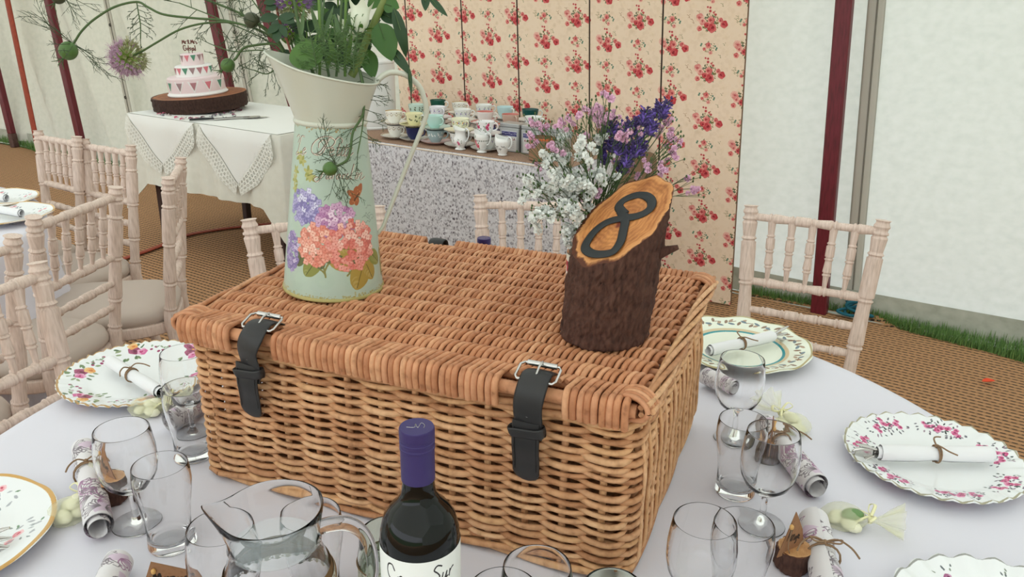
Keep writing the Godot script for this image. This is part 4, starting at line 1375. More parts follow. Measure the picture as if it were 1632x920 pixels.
	obj("card", cm, mat("kraft_card", C(150, 122, 96), 0.8), card)
	var sk := MB.new()
	sk.tube([V(0, -0.04, 0), V(0, -0.16, 0)], 0.002, 6)
	obj("stick", sk, mat("pale_stick", C(190, 160, 120), 0.8), card)


var by_x := []


func name_in_order(form: String):
	# things that differ only by where they are: told apart by counting from the left
	var nth := ["leftmost", "second", "third", "fourth", "fifth", "sixth", "seventh", "eighth", "ninth", "tenth", "eleventh", "twelfth", "thirteenth", "fourteenth", "fifteenth", "sixteenth", "seventeenth", "eighteenth", "nineteenth", "twentieth"]
	by_x.sort_custom(func(p, q): return p[0] < q[0])
	for k in by_x.size():
		by_x[k][1].set_meta("label", form % nth[k])
	by_x = []


func spray(called: String, label: String, list: String, ox: float, oy: float, d: float, mouth: Vector3, fmesh: Mesh, m: Material, size: float, group: String):
	var P := []
	var mid := Vector3.ZERO
	for q in list.split(" "):
		var xy := q.split(",")
		var p := at(ox + float(xy[0]) / 5.11, oy + float(xy[1]) / 5.11, d + rnd(-0.025, 0.025))
		P.append(p)
		mid += p
	mid /= P.size()
	var t := thing(called, label, "flower sprig", mouth, Basis.IDENTITY, group)
	by_x.append([mid.x / -mid.z, t])
	var node := mouth.lerp(mid, 0.62) + V(0, 0.004, 0)
	var st := MB.new()
	var foot := V(rnd(-0.022, 0.022), -0.095, rnd(-0.02, 0.02))
	st.tube(spline([foot, V(rnd(-0.015, 0.015), 0, rnd(-0.012, 0.012)), node - mouth], 5), 0.0009, 5)
	obj("stem", st, M.stem, t)
	for p in P:
		var br := MB.new()
		var end: Vector3 = p - mouth
		var a := node - mouth
		var k := a.lerp(end, 0.55) + V(rnd(-0.006, 0.006), rnd(-0.002, 0.008), rnd(-0.006, 0.006))
		br.tube(spline([a, k, end], 4), 0.00045, 4, false)
		for e in 2:
			var tip := end + V(rnd(-0.016, 0.016), rnd(-0.006, 0.016), rnd(-0.012, 0.012))
			br.tube([k, tip], 0.00035, 4, false)
			br.ball(tip, V(0.0014, 0.002, 0.0014), 5, 4)
		obj("branch", br, M.stem, t)
		for e in 2:
			var f := obj("blossom", fmesh, m, t)
			f.transform = Transform3D(Basis.from_euler(V(rnd(0, 6), rnd(0, 6), rnd(0, 6))) * (size * rnd(0.7, 1.05)), end + (V(rnd(-0.009, 0.009), rnd(-0.008, 0.008), rnd(-0.006, 0.006)) if e else Vector3.ZERO))


func lavender(list: String, d: float, mouth: Vector3):
	var e := []
	for q in list.split(" "):
		var xy := q.split(",")
		e.append(at(840 + float(xy[0]) / 5.11, 150 + float(xy[1]) / 5.11, d))
	var t := thing("lavender", "purple lavender spike in the posy behind the log", "flower", mouth, Basis.IDENTITY, "lavender spikes")
	by_x.append([e[0].x / -e[0].z, t])
	var a: Vector3 = e[1] - mouth
	var b: Vector3 = e[0] - mouth
	var st := MB.new()
	st.tube(spline([V(rnd(-0.02, 0.02), -0.095, rnd(-0.02, 0.02)), V(rnd(-0.012, 0.012), 0, rnd(-0.012, 0.012)), a, b], 5), 0.0008, 5)
	obj("stem", st, M.stem, t)
	var fl := MB.new()
	var hi := MB.new()
	var n := 34
	for k in n:
		var f := float(k) / n
		var p := a.lerp(b, f)
		var ang := k * 2.4
		var q := along(b - a) * V(cos(ang), 0.7, sin(ang))
		var m := hi if rng.randf() < 0.3 else fl
		m.ball(p + q * 0.0034, V(0.0018, 0.0036, 0.0018) * lerpf(1.25, 0.7, f), 5, 4, along(q))
		if k % 2 == 0:
			for s in 3:
				m.leaf(p + q * 0.005, q + V(rnd(-0.8, 0.8), rnd(-0.8, 0.8), rnd(-0.8, 0.8)), V(rnd(-1, 1), 1, rnd(-1, 1)), 0.0062, 0.0036, 0.3, 0.1, 2, 0.5, 2)
	obj("calyx", fl, mat("lavender_calyx", C(74, 62, 112), 0.7), t)
	if hi.v.size():
		obj("petals", hi, mat("lavender_petal", C(112, 88, 176), 0.7), t)

# ---------------------------------------------------------------- places: plates, napkins, favours, name logs
func plate_mesh(R: float, flute: int, amp: float) -> MB:
	var mb := MB.new()
	mb.lathe([Vector2(0, 0.003), Vector2(R * 0.5, 0.003), Vector2(R * 0.54, 0.0), Vector2(R * 0.57, 0.0), Vector2(R * 0.6, 0.004), Vector2(R * 0.74, 0.0105), Vector2(R * 0.985, 0.0175), Vector2(R, 0.0195), Vector2(R * 0.985, 0.0212), Vector2(R * 0.74, 0.0138), Vector2(R * 0.66, 0.0094), Vector2(R * 0.58, 0.0072), Vector2(R * 0.4, 0.0066), Vector2(0, 0.0064)], 120, 80, func(p, a):
		var k := Vector2(p.x, p.z).length() / R
		var w := clampf((k - 0.68) / 0.32, 0, 1)
		var s := 1 + w * amp * 0.5 * absf(cos(a * flute / 2.0)) - w * amp * 0.25
		return V(p.x * s, p.y + w * amp * 0.05 * cos(a * flute), p.z * s))
	for k in mb.v.size():
		mb.uv[k] = Vector2(mb.v[k].x / (2.1 * R) + 0.5, mb.v[k].z / (2.1 * R) + 0.5)
	return mb


func posy_print(im: Image, x: float, y: float, s: float, kinds: Array, leafc: Array, n: int, spread := 1.0):
	for k in n * 5:
		var a := rnd(0, TAU)
		var d := s * (0.7 + rnd(0, 1.1)) * spread
		leaf_dab(im, x + cos(a) * d, y + sin(a) * d, a + rnd(-0.6, 0.6), s * 0.55, leafc[k % leafc.size()])
	for k in n:
		var a := TAU * k / n + x
		var d := s * (0.0 if k == 0 else 0.85) * spread
		var c: Array = kinds[k % kinds.size()]
		rose(im, x + cos(a) * d, y + sin(a) * d, s * (0.62 if k == 0 else 0.5), c[0], c[1], c[2])


func plate_print(kind: String) -> ImageTexture:
	var n := 512
	var im := canvas(n, n, C(238, 240, 241) if kind != "teal" else C(236, 240, 224))
	var R := n / 2.1
	var o := n / 2.0
	var ring := func(r: float, w: float, c: Color):
		for k in int(r * 7):
			var a := TAU * k / int(r * 7)
			dab(im, o + cos(a) * r, o + sin(a) * r, w, c)
	match kind:
		"country":
			for k in 6:
				var a := k * TAU / 6 + 0.35
				posy_print(im, o + cos(a) * R * 0.8, o + sin(a) * R * 0.8, 31, [[C(110, 20, 60), C(142, 44, 88), C(170, 80, 116)], [C(208, 118, 46), C(232, 160, 84), C(240, 196, 130)], [C(178, 42, 106), C(214, 100, 156), C(234, 170, 202)]], [C(112, 136, 92), C(146, 160, 122), C(84, 110, 74)], 3)
				for q in 5:
					var b := a + 0.28 + q * 0.07
					dab(im, o + cos(b) * R * (0.78 + 0.06 * sin(q * 2.0)), o + sin(b) * R * (0.78 + 0.06 * sin(q * 2.0)), 5, C(150, 44, 92))
					leaf_dab(im, o + cos(b) * R * 0.84, o + sin(b) * R * 0.84, b + q, 12, C(140, 160, 130))
			ring.call(R * 0.985, 3, C(190, 150, 96))
		"sprig":
			for k in 5:
				var a := k * TAU / 5 + 0.55
				var x := o + cos(a) * R * 0.7
				var y := o + sin(a) * R * 0.7
				posy_print(im, x, y, 20, [[C(200, 80, 100), C(232, 150, 160), C(244, 200, 204)]], [C(150, 158, 160), C(176, 180, 184), C(108, 140, 108)], 2, 1.5)
				for q in 9:
					leaf_dab(im, x + rnd(-60, 60), y + rnd(-50, 50), rnd(0, TAU), 15, C(176, 178, 184))
			ring.call(R * 0.975, 5, C(206, 160, 88))
		"rosebud":
			for k in 7:
				var a := k * TAU / 7 + 0.15
				for q in 3:
					var b := a + (q - 1) * 0.2
					posy_print(im, o + cos(b) * R * (0.78 + 0.03 * (q % 2)), o + sin(b) * R * (0.78 + 0.03 * (q % 2)), 15 if q != 1 else 18, [[C(150, 26, 84), C(198, 70, 124), C(230, 150, 186)]], [C(64, 64, 72), C(110, 108, 118), C(150, 130, 146), C(56, 66, 62)], 3, 1.2)
			ring.call(R * 0.985, 2.5, C(170, 164, 140))
		"teal":
			ring.call(R * 0.66, 6, C(216, 196, 160))
			ring.call(R * 0.615, 4.5, C(30, 140, 150))
			for k in 84:
				var a := TAU * k / 84
				var r := R * (0.8 + 0.05 * sin(k * 1.7))
				leaf_dab(im, o + cos(a) * r, o + sin(a) * r, a + 1.2 * sin(k * 2.1), 22, [C(140, 112, 92), C(176, 150, 126), C(110, 128, 140)][k % 3])
				if k % 4 == 0:
					stroke(im, [Vector2(o + cos(a) * r, o + sin(a) * r), Vector2(o + cos(a + 0.12) * R * 0.86, o + sin(a + 0.12) * R * 0.86)], 1.5, C(134, 100, 78))
			ring.call(R * 0.98, 3, C(180, 166, 120))
		"blue":
			for k in 9:
				var a := k * TAU / 9 + 0.1
				var x := o + cos(a) * R * 0.76
				var y := o + sin(a) * R * 0.76
				posy_print(im, x, y, 14, [[[C(110, 50, 90), C(160, 90, 130), C(200, 150, 180)], [C(90, 100, 160), C(140, 150, 200), C(190, 196, 226)]][k % 2]], [C(120, 130, 116), C(90, 96, 100)], 2, 1.4)
			ring.call(R * 0.985, 2.0, C(150, 150, 146))
	return tex(im)


func places():
	var glaze := func(kind: String) -> StandardMaterial3D:
		var m := mat(kind + "_plate_glaze", C(255, 255, 255), 0.1)
		m.albedo_texture = plate_print(kind)
		return m
	var T := TY + 0.0006
	var mats := {}
	for k in ["country", "sprig", "rosebud", "teal", "blue"]:
		mats[k] = glaze.call(k)
	var shapes := {"country": plate_mesh(0.134, 48, 0.05), "sprig": plate_mesh(0.133, 8, 0.025), "rosebud": plate_mesh(0.126, 30, 0.05), "teal": plate_mesh(0.137, 10, 0.05), "blue": plate_mesh(0.128, 24, 0.06)}
	for q in [[-0.655, -1.318, "country", 20.0, "fluted white plate with burgundy, orange and pink roses, left of the hamper"],
			[-0.708, -0.853, "sprig", 40.0, "gold-rimmed white plate with faint pink sprigs, cut by the left edge"],
			[0.6325, -1.075, "rosebud", 15.0, "fluted white plate with magenta rosebud sprays, nearest the grass at right"],
			[0.447, -1.48, "teal", 0.0, "cream plate with a teal ring and brown sprigs, just right of the hamper"],
			[0.545, -0.712, "blue", 70.0, "fluted white plate with small blue and pink sprigs, at the bottom right corner"]]:
		var t := thing("dinner_plate", q[4], "plate", V(q[0], T, q[1] + 0.013), yaw(q[3]), "china plates round the table")
		obj("plate", shapes[q[2]], mats[q[2]], t)
	for q in [[-1.516, -2.357, "gilt-edged white plate on the neighbouring table, nearer of two"], [-1.662, -2.536, "gilt-edged white plate on the neighbouring table, farther of two"]]:
		var t := thing("dinner_plate", q[2], "plate", V(q[0], T, q[1]), Basis.IDENTITY, "plates on the neighbouring table")
		obj("plate", shapes["sprig"], mats["sprig"], t)
	# white napkins rolled round cutlery, tied with jute
	var linen := mat("white_napkin", C(234, 234, 236), 0.8)
	var Z := TY + 0.026
	roll(V(-0.722, Z, -1.330), V(-0.583, Z, -1.213), 0.0125, linen, "white napkin rolled round cutlery on the rose-patterned plate left of the hamper", "rolled napkin", 0.45, true)
	roll(V(0.545, Z, -1.053), V(0.712, Z, -1.052), 0.0135, linen, "white napkin rolled round cutlery on the magenta rosebud plate", "rolled napkin", 0.5, true, true)
	roll(V(0.375, Z, -1.412), V(0.518, Z, -1.487), 0.0125, linen, "white napkin tied with jute on the cream and teal plate", "rolled napkin", 0.48, true)
	roll(V(-0.76, Z, -0.79), V(-0.64, Z, -0.82), 0.0125, linen, "white napkin with cutlery on the gold-rimmed plate at the left edge", "rolled napkin", 0.3, true)
	roll(V(-1.58, Z, -2.39), V(-1.45, Z, -2.33), 0.013, linen, "white napkin roll on the nearer plate of the neighbouring table", "rolled napkin", 0.5, false)
	roll(V(-1.72, Z, -2.56), V(-1.6, Z, -2.51), 0.013, linen, "white napkin roll on the farther plate of the neighbouring table", "rolled napkin", 0.5, false)
	# loose rolls of printed paper napkin
	var im := canvas(512, 512, C(228, 226, 226))
	for k in 84:
		var c := Vector2(rnd(0, 512), rnd(0, 512))
		var col := C(128, 120, 126) if k % 4 else C(160, 118, 150)
		if k % 9 == 1:
			fill(im, [c + Vector2(-34, 4), c + Vector2(-10, -30), c + Vector2(28, -16), c + Vector2(22, 20)], C(214, 196, 212))
		var a0 := rnd(0, TAU)
		for e in 7:
			var a := a0 + e * 0.34
			var l := rnd(26, 46)
			stroke(im, spline([c, c + Vector2(cos(a), sin(a)) * l * 0.6 + Vector2(5, 0), c + Vector2(cos(a + 0.1), sin(a + 0.1)) * l], 4), 0.8, col)
			if e:
				stroke(im, spline([c + Vector2(cos(a - 0.34), sin(a - 0.34)) * l * 0.92, c + Vector2(cos(a - 0.17), sin(a - 0.17)) * l * 1.12, c + Vector2(cos(a), sin(a)) * l * 0.95], 4), 0.9, col)
	var pm := mat("printed_napkin", C(250, 248, 250), 0.85)
	pm.albedo_texture = tex(im)
	pm.uv1_scale = V(1.0, 1.0, 1)
	var Q := TY + 0.0205
	roll(V(-0.628, Q, -1.046), V(-0.515, Q, -0.857), 0.0195, pm, "printed napkin roll lying behind the small wine glass at left", "napkin roll", 0.35, true)
	roll(V(-0.534, Q, -1.124), V(-0.497, Q, -1.20), 0.018, pm, "printed napkin roll showing through the glasses against the hamper's left end", "napkin roll", 0.7, false)
	roll(V(-0.462, Q, -0.797), V(-0.44, Q, -0.66), 0.0185, pm, "printed napkin roll at the bottom left, cut by the picture's lower edge", "napkin roll", 0.5, false)
	roll(V(0.402, Q, -1.145), V(0.425, Q, -0.968), 0.0205, pm, "printed napkin roll behind the right-hand wine glass", "napkin roll", 0.35, true)
	roll(V(0.397, Q, -0.897), V(0.366, Q, -0.745), 0.0215, pm, "printed napkin roll with a jute bow at the bottom right, beside its name log", "napkin roll", 0.5, true)
	roll(V(0.345, Q, -1.316), V(0.384, Q, -1.262), 0.0175, pm, "printed napkin roll behind the far right wine glass, against the hamper", "napkin roll", 0.5, false)
	# favours: sugared almonds in organza
	favour(V(-0.572, TY, -0.928), -12, "organza bag of cream almonds lying against the napkin roll at left")
	favour(V(-0.570, TY, -1.192), -80, "organza bag of almonds beside the rose-patterned plate at left")
	favour(V(0.447, TY, -1.185), 22, "organza bag of almonds behind the right-hand napkin roll")
	favour(V(0.468, TY, -0.905), -112, "organza bag with cream and green almonds, beside the jute bow at right", true)
	# name logs and their cards
	name_log(V(-0.541, TY, -0.945), 0.0205, 0.034, -30, "little log with a folded name card, behind the small wine glass at left")
	name_log(V(0.348, TY, -0.826), 0.021, 0.03, 30, "little log holding a pointed kraft name card, by the right-hand napkin bow")
	name_log(V(0.389, TY, -1.068), 0.019, 0.028, 70, "little log with a name card, seen through the right-hand wine glass")
	name_log(V(-0.376, TY, -0.745), 0.02, 0.028, 12, "kraft name card with black writing on a little log, at the bottom left", true)


func roll(a: Vector3, b: Vector3, r: float, m: Material, label: String, cat: String, tie: float, twine: bool, cutlery := false):
	var t := thing(cat.replace(" ", "_"), label, cat, a)
	var d := b - a
	var L := d.length()
	var bs := along(d)
	var mb := MB.new()
	mb.xf = Transform3D(bs, Vector3.ZERO)
	var turns := 2.3
	var n := 64
	var rows := []
	for i in 7:
		var f := i / 6.0
		var row := PackedVector3Array()
		var pinch := 1.0 - (0.16 if twine else 0.0) * exp(-pow((f - tie) / 0.09, 2))
		for j in n:
			var u := float(j) / (n - 1)
			var ang := TAU * turns * u
			var rr := lerpf(r, r * 0.5, u) * pinch
			var skew := 0.018 * L * (u - 0.5) * (1 if i in [0, 6] else 0) * (1.0 if i else -1.0) * 4.0
			row.append(V(cos(ang) * rr * 1.03, L * f + skew, -sin(ang) * rr))
		rows.append(row)
	mb.grid(rows, false, 0.0, 0.8, 0.0, 0.75)
	var inner := []
	for row in rows:
		var q := PackedVector3Array()
		for p in row:
			q.append(V(p.x * 0.955, p.y, p.z * 0.955))
		inner.append(q)
	mb.grid(inner, false, 0, 0.8, 0, 0.75, true)
	obj("napkin", mb, m, t)
	if twine:
		var tw := MB.new()
		tw.xf = mb.xf
		var p := []
		for k in 33:
			var ang := TAU * k / 16.0
			p.append(V(cos(ang) * r * 0.96, L * tie + 0.003 * sin(ang * 0.5) + 0.0012 * k / 8.0, -sin(ang) * r * 0.93))
		tw.tube(p, 0.0013, 6)
		# knot and tails on the upper side
		var up := bs.inverse() * Vector3.UP
		var k0 := V(0, L * tie, 0) + up * r * 1.0
		tw.ball(k0, V(0.003, 0.003, 0.003), 8, 6)
		var sd := up.cross(Vector3.UP).normalized()
		for e in [-1, 1]:
			var l := 0.035 if r > 0.02 else 0.026
			tw.tube(spline([k0, k0 + up * 0.005 + sd * e * l * 0.4, k0 + up * 0.003 + sd * e * l * 0.8 + V(0, l * 0.3, 0), k0 - up * 0.0 + sd * e * l + V(0, l * 0.7, 0)], 4), 0.0012, 6)
		if r > 0.02:
			for e in [-1, 1]:
				tw.tube(spline([k0, k0 + up * 0.008 + sd * e * 0.014 + V(0, 0.012, 0), k0 + up * 0.005 + sd * e * 0.018 + V(0, 0.0, 0), k0], 6), 0.0011, 6)
		obj("jute_tie", tw, M.twine, t)
	if cutlery or (twine and cat == "rolled napkin"):
		var y0 := 0.0 if cutlery else L
		var sgn := -1.0 if cutlery else 1.0
		for k in 3:
			var cu := MB.new()
			cu.xf = mb.xf
			var x := (k - 1) * 0.006
			var up := bs.inverse() * Vector3.UP
			var q := up * 0.001 * k
			if k == 1 and cutlery:
				cu.ball(V(x, y0 - 0.022, 0) + q, V(0.009, 0.018, 0.003), 14, 8, Basis.IDENTITY)
				cu.tube([V(x, y0 - 0.006, 0) + q, V(x, y0 + 0.05, 0) + q], 0.0022, 6)
			else:
				cu.tube([V(x * 0.6, y0 - sgn * 0.05, 0) + q, V(x, y0 + sgn * 0.006, 0) + q, V(x * 2.0, y0 + sgn * 0.02, 0.002) + q, V(x * 2.6, y0 + sgn * 0.036, 0.002) + q], [0.003, 0.003, 0.0048, 0.002], 8, true, 0.5)
			obj(["fork", "spoon", "knife"][k] + "_end", cu, M.steel, t)


func favour(p: Vector3, deg: float, label: String, green := false):
	var t := thing("favour_bag", label, "favour bag", p, yaw(deg), "organza favours of sugared almonds")
	var al := mat("cream_sugar_almond", C(236, 234, 206), 0.4)
	for k in 4:
		var mb := MB.new()
		var q: Vector3 = [V(-0.012, 0.0085, 0.014), V(0.011, 0.009, 0.018), V(0.001, 0.009, 0.036), V(0.002, 0.019, 0.018)][k]
		mb.ball(q, V(0.0095, 0.0078, 0.0145), 16, 10, yaw([20, -30, 60, 15][k]), func(d): return 1.0 - 0.16 * d.z)
		obj("almond", mb, mat("green_sugar_almond", C(104, 140, 84), 0.4) if green and k == 3 else al, t)
	var org := mat("cream_organza", C(240, 240, 206), 0.5)
	org.transparency = BaseMaterial3D.TRANSPARENCY_ALPHA
	org.albedo_color.a = 0.3
	org.backlight_enabled = true
	org.backlight = Color(0.5, 0.5, 0.42)
	var rows := []
	for i in 13:
		var f := i / 12.0
		var z := lerpf(0.056, -0.045, f)
		var r: float = [0.004, 0.017, 0.023, 0.0255, 0.0255, 0.023, 0.016, 0.006, 0.0035, 0.008, 0.015, 0.021, 0.026][i]
		var row := PackedVector3Array()
		for j in 40:
			var a := TAU * j / 40
			var rip := 1 + (0.05 if i < 6 else 0.28) * sin(a * 7 + i * 0.4) * (0.6 if i < 8 else 1.0)
			var up := 0.012 if i < 6 else lerpf(0.012, 0.024, (i - 6) / 6.0)
			row.append(V(cos(a) * r * rip, maxf(0.001, up + sin(a) * r * 0.62 * rip), z))
		rows.append(row)
	var mb := MB.new()
	mb.grid(rows, true)
	obj("organza_pouch", mb, org, t)
	var rb := MB.new()
	var rp := []
	for k in 17:
		var a := TAU * k / 16
		rp.append(V(cos(a) * 0.0056, 0.0165 + sin(a) * 0.0052, -0.006))
	rb.tube(rp, 0.0022, 6, false, 0.4, Vector3.BACK)
	for e in [-1, 1]:
		rb.tube(spline([V(0, 0.022, -0.006), V(e * 0.014, 0.03, -0.01), V(e * 0.02, 0.026, -0.004), V(e * 0.01, 0.022, -0.003), V(0, 0.022, -0.006)], 5), 0.0022, 6, true, 0.3, Vector3.BACK)
		rb.tube(spline([V(0, 0.022, -0.006), V(e * 0.01, 0.02, 0.006), V(e * 0.016, 0.012, 0.016)], 5), 0.002, 6, true, 0.3, Vector3.BACK)
	obj("ribbon_bow", rb, mat("cream_ribbon", C(240, 236, 190), 0.35), t)


func name_log(p: Vector3, r: float, h: float, deg: float, label: String, wide := false):
	var t := thing("name_log", label, "place card holder", p, yaw(deg), "log place card holders")
	var mb := MB.new()
	var rows: Array = log_bark(mb, r, func(a): return h, Vector3.ZERO, int(p.x * 1000), 48, 8, 0.0012)
	obj("bark", mb, M.bark, t)
	var fm := MB.new()
	var ctr := PackedVector3Array()
	for q in rows[-1]:
		ctr.append(V(0, h + 0.0004, 0))
	fm.grid([rows[-1], ctr], true)
	for k in fm.v.size():
		fm.uv[k] = Vector2(fm.v[k].x, fm.v[k].z) / (2 * r) + Vector2(0.5, 0.5)
	if not M.has("small_wood"):
		M.small_wood = mat("small_sawn_wood", C(244, 220, 190), 0.65)
		M.small_wood.albedo_texture = wood_rings(9, C(214, 182, 142), C(182, 140, 102), false)
		var ki := canvas(128, 96, C(152, 114, 84))
		for k in 120:
			dab(ki, rnd(0, 128), rnd(0, 96), rnd(1, 4), Color(0.5, 0.36, 0.24, 0.2))
		script(ki, "0,30 4,4 10,22 17,2 21,30; 30,16 26,26 34,28 38,14 37,28; 46,14 45,28 46,18 54,13 56,28; 64,16 64,28 74,16 72,36 64,42; 82,20 92,18 86,12 80,22 92,28", Vector2(28, 34), 0.8, 2.2, C(36, 26, 22))
		M.kraft = mat("kraft_tag", C(250, 240, 230), 0.85)
		M.kraft.albedo_texture = tex(ki)
	obj("sawn_top", fm, M.small_wood, t)
	var cd := MB.new()
	var w := 0.034 if wide else 0.03
	var ht := 0.042 if wide else 0.058
	var f := func(x, y, z): return V(x, h - 0.006 + y, z)
	var pts := [[-w, 0.002], [w * (1.0 if wide else 0.55), 0.0], [w * 0.75 if wide else w * 0.2, ht * 0.55], [-w * 0.55 if wide else -w * 0.2, ht]]
	var A := []
	var B := []
	for q in pts:
		A.append(f.call(q[0], q[1], 0.0006 + 0.002 * sin(q[1] * 60)))
		B.append(f.call(q[0], q[1], -0.0006 + 0.002 * sin(q[1] * 60)))
	var U := [Vector2(0, 1), Vector2(1, 1), Vector2(0.9, 0.3), Vector2(0.2, 0)]
	cd.quad(A[0], A[1], A[2], A[3], Vector3.BACK, U)
	cd.quad(B[0], B[1], B[2], B[3], Vector3.FORWARD, U)
	for k in 4:
		cd.quad(A[k], A[(k + 1) % 4], B[(k + 1) % 4], B[k], (A[k] + A[(k + 1) % 4] - A[0] - A[2]))
	var card := obj("name_card", cd, M.kraft, t)
	var bd := MB.new()
	bd.ball(f.call(-w * 0.5, ht * 0.72, 0.003), V(0.0028, 0.0036, 0.0028), 10, 8)
	obj("wooden_bead", bd, mat("honey_bead", C(206, 158, 92), 0.4), card)
	var st := MB.new()
	st.tube(spline([f.call(-w * 0.5, ht * 0.72, 0.004), f.call(-w * 0.62, ht * 0.3, 0.005), f.call(-w * 0.4, 0.0, 0.006)], 4), 0.0007, 5)
	obj("thread", st, M.twine, card)

# ---------------------------------------------------------------- glasses, jug, jars and bottles
func glasses():
	var T := TY + 0.0008
	var wine := MB.new()
	wine.lathe([Vector2(0, 0.0), Vector2(0.0295, 0.0), Vector2(0.0305, 0.0012), Vector2(0.0295, 0.0026), Vector2(0.016, 0.005), Vector2(0.0062, 0.008), Vector2(0.0042, 0.014), Vector2(0.0040, 0.034), Vector2(0.0048, 0.045), Vector2(0.009, 0.0505), Vector2(0.0185, 0.055), Vector2(0.028, 0.064), Vector2(0.0345, 0.078), Vector2(0.0372, 0.094), Vector2(0.0368, 0.112), Vector2(0.0345, 0.130), Vector2(0.0330, 0.1395), Vector2(0.0324, 0.1405), Vector2(0.0317, 0.1395), Vector2(0.0330, 0.130), Vector2(0.0353, 0.112), Vector2(0.0357, 0.094), Vector2(0.033, 0.079), Vector2(0.0265, 0.066), Vector2(0.0165, 0.0578), Vector2(0.006, 0.0545), Vector2(0, 0.054)], 48, 80)
	var tum := MB.new()
	tum.lathe([Vector2(0, 0.0005), Vector2(0.0245, 0.0), Vector2(0.0268, 0.0012), Vector2(0.0276, 0.004), Vector2(0.0266, 0.022), Vector2(0.0270, 0.040), Vector2(0.0296, 0.060), Vector2(0.0328, 0.078), Vector2(0.0343, 0.092), Vector2(0.0338, 0.104), Vector2(0.0326, 0.1145), Vector2(0.0320, 0.1155), Vector2(0.0313, 0.1145), Vector2(0.0324, 0.104), Vector2(0.0328, 0.092), Vector2(0.0313, 0.079), Vector2(0.0281, 0.061), Vector2(0.0254, 0.041), Vector2(0.0248, 0.022), Vector2(0.0235, 0.0115), Vector2(0.015, 0.0085), Vector2(0, 0.008)], 48, 80)
	var wm := wine.mesh()
	var tm := tum.mesh()
	for q in [[-0.485, -0.893, "stemmed wine glass in front of the napkin roll at left"],
			[-0.497, -1.124, "stemmed wine glass half hidden behind the hamper's left end"],
			[0.334, -0.909, "stemmed wine glass on the right with a napkin roll showing through it"],
			[0.352, -1.130, "stemmed wine glass farthest right, beyond the tumbler beside the hamper"],
			[0.206, -0.722, "large-looking wine glass nearest the hamper's right front corner"],
			[0.028, -0.646, "wine glass in front of the hamper, its rim right of the wine bottle"],
			[-0.004, -0.612, "wine glass nearest the wine bottle, only its rim showing at the bottom edge"],
			[-0.296, -0.700, "wine glass behind the water jug, showing at the jug's left"]]:
		var t := thing("wine_glass", q[2], "wine glass", V(q[0], T, q[1]), Basis.IDENTITY, "stemmed wine glasses")
		obj("glass", wm, M.glass, t)
	for q in [[-0.424, -0.853, "waisted tumbler at left, nearest the water jug"],
			[-0.472, -1.06, "waisted tumbler against the hamper's left end"],
			[0.318, -0.985, "waisted tumbler beside the hamper's right end, behind the wine glass"],
			[0.258, -0.752, "waisted tumbler just behind the large front wine glass at right"],
			[-0.219, -0.760, "waisted tumbler between the water jug's handle and the hamper"]]:
		var t := thing("tumbler", q[2], "tumbler", V(q[0], T, q[1]), Basis.IDENTITY, "waisted tumblers")
		obj("glass", tm, M.glass, t)
	water_jug(V(-0.231, T, -0.671))
	for q in [[-0.136, -0.765, 0.0, "tealight jar with a lace band, behind the wine bottle"], [0.108, -0.68, 1.0, "tealight jar at the bottom edge, right of the wine glasses"]]:
		var t := thing("tealight_jar", q[3], "jar", V(q[0], T, q[1]), Basis.IDENTITY, "lace-banded tealight jars")
		var j := MB.new()
		var h := 0.088
		j.lathe([Vector2(0, 0), Vector2(0.031, 0), Vector2(0.0335, 0.003), Vector2(0.0345, 0.02), Vector2(0.0345, h - 0.026), Vector2(0.032, h - 0.016), Vector2(0.0318, h - 0.003), Vector2(0.031, h), Vector2(0.0298, h - 0.002), Vector2(0.0298, h - 0.016), Vector2(0.0325, h - 0.027), Vector2(0.0325, 0.01), Vector2(0.029, 0.006), Vector2(0, 0.006)], 40, 80)
		obj("glass", j, glass_mat("greenish_glass", C(236, 246, 232)), t)
		lace_band(t, 0.0349, 0.022, 0.052, 26)
		var c := MB.new()
		c.lathe([Vector2(0, 0.0066), Vector2(0.019, 0.0066), Vector2(0.019, 0.022), Vector2(0.0182, 0.022), Vector2(0.018, 0.019), Vector2(0, 0.0185)], 28)
		obj("tealight", c, mat("white_wax", C(232, 228, 216), 0.5), t)


func lace_mat(called: String, rows: int, c: Color) -> StandardMaterial3D:
	# open lace: eyelets cut from the cloth by alpha
	var im := canvas(256, 128, Color(c.r, c.g, c.b, 1))
	for j in rows:
		for i in 9:
			var x := i * 32 + (16 if j % 2 else 0)
			var y := 20 + j * 84.0 / maxf(1, rows - 1)
			for a in 5:
				hole(im, x + 7 * cos(a * 1.257), y + 7 * sin(a * 1.257), 3.4)
	for i in 257:   # scalloped lower edge
		var e := int(14 * absf(cos(i * PI / 32.0)))
		im.fill_rect(Rect2i(i, 128 - e, 1, e), Color(c.r, c.g, c.b, 0))
	var m := mat(called, C(255, 255, 255), 0.9)
	m.albedo_texture = tex(im)
	m.transparency = BaseMaterial3D.TRANSPARENCY_ALPHA_SCISSOR
	m.alpha_scissor_threshold = 0.5
	return m


func hole(im: Image, x: float, y: float, r: float):
	for j in range(-5, 6):
		for i in range(-5, 6):
			if i * i + j * j <= r * r:
				var px := posmod(int(x) + i, im.get_width())
				var py := clampi(int(y) + j, 0, im.get_height() - 1)
				var c := im.get_pixel(px, py)
				c.a = 0
				im.set_pixel(px, py, c)


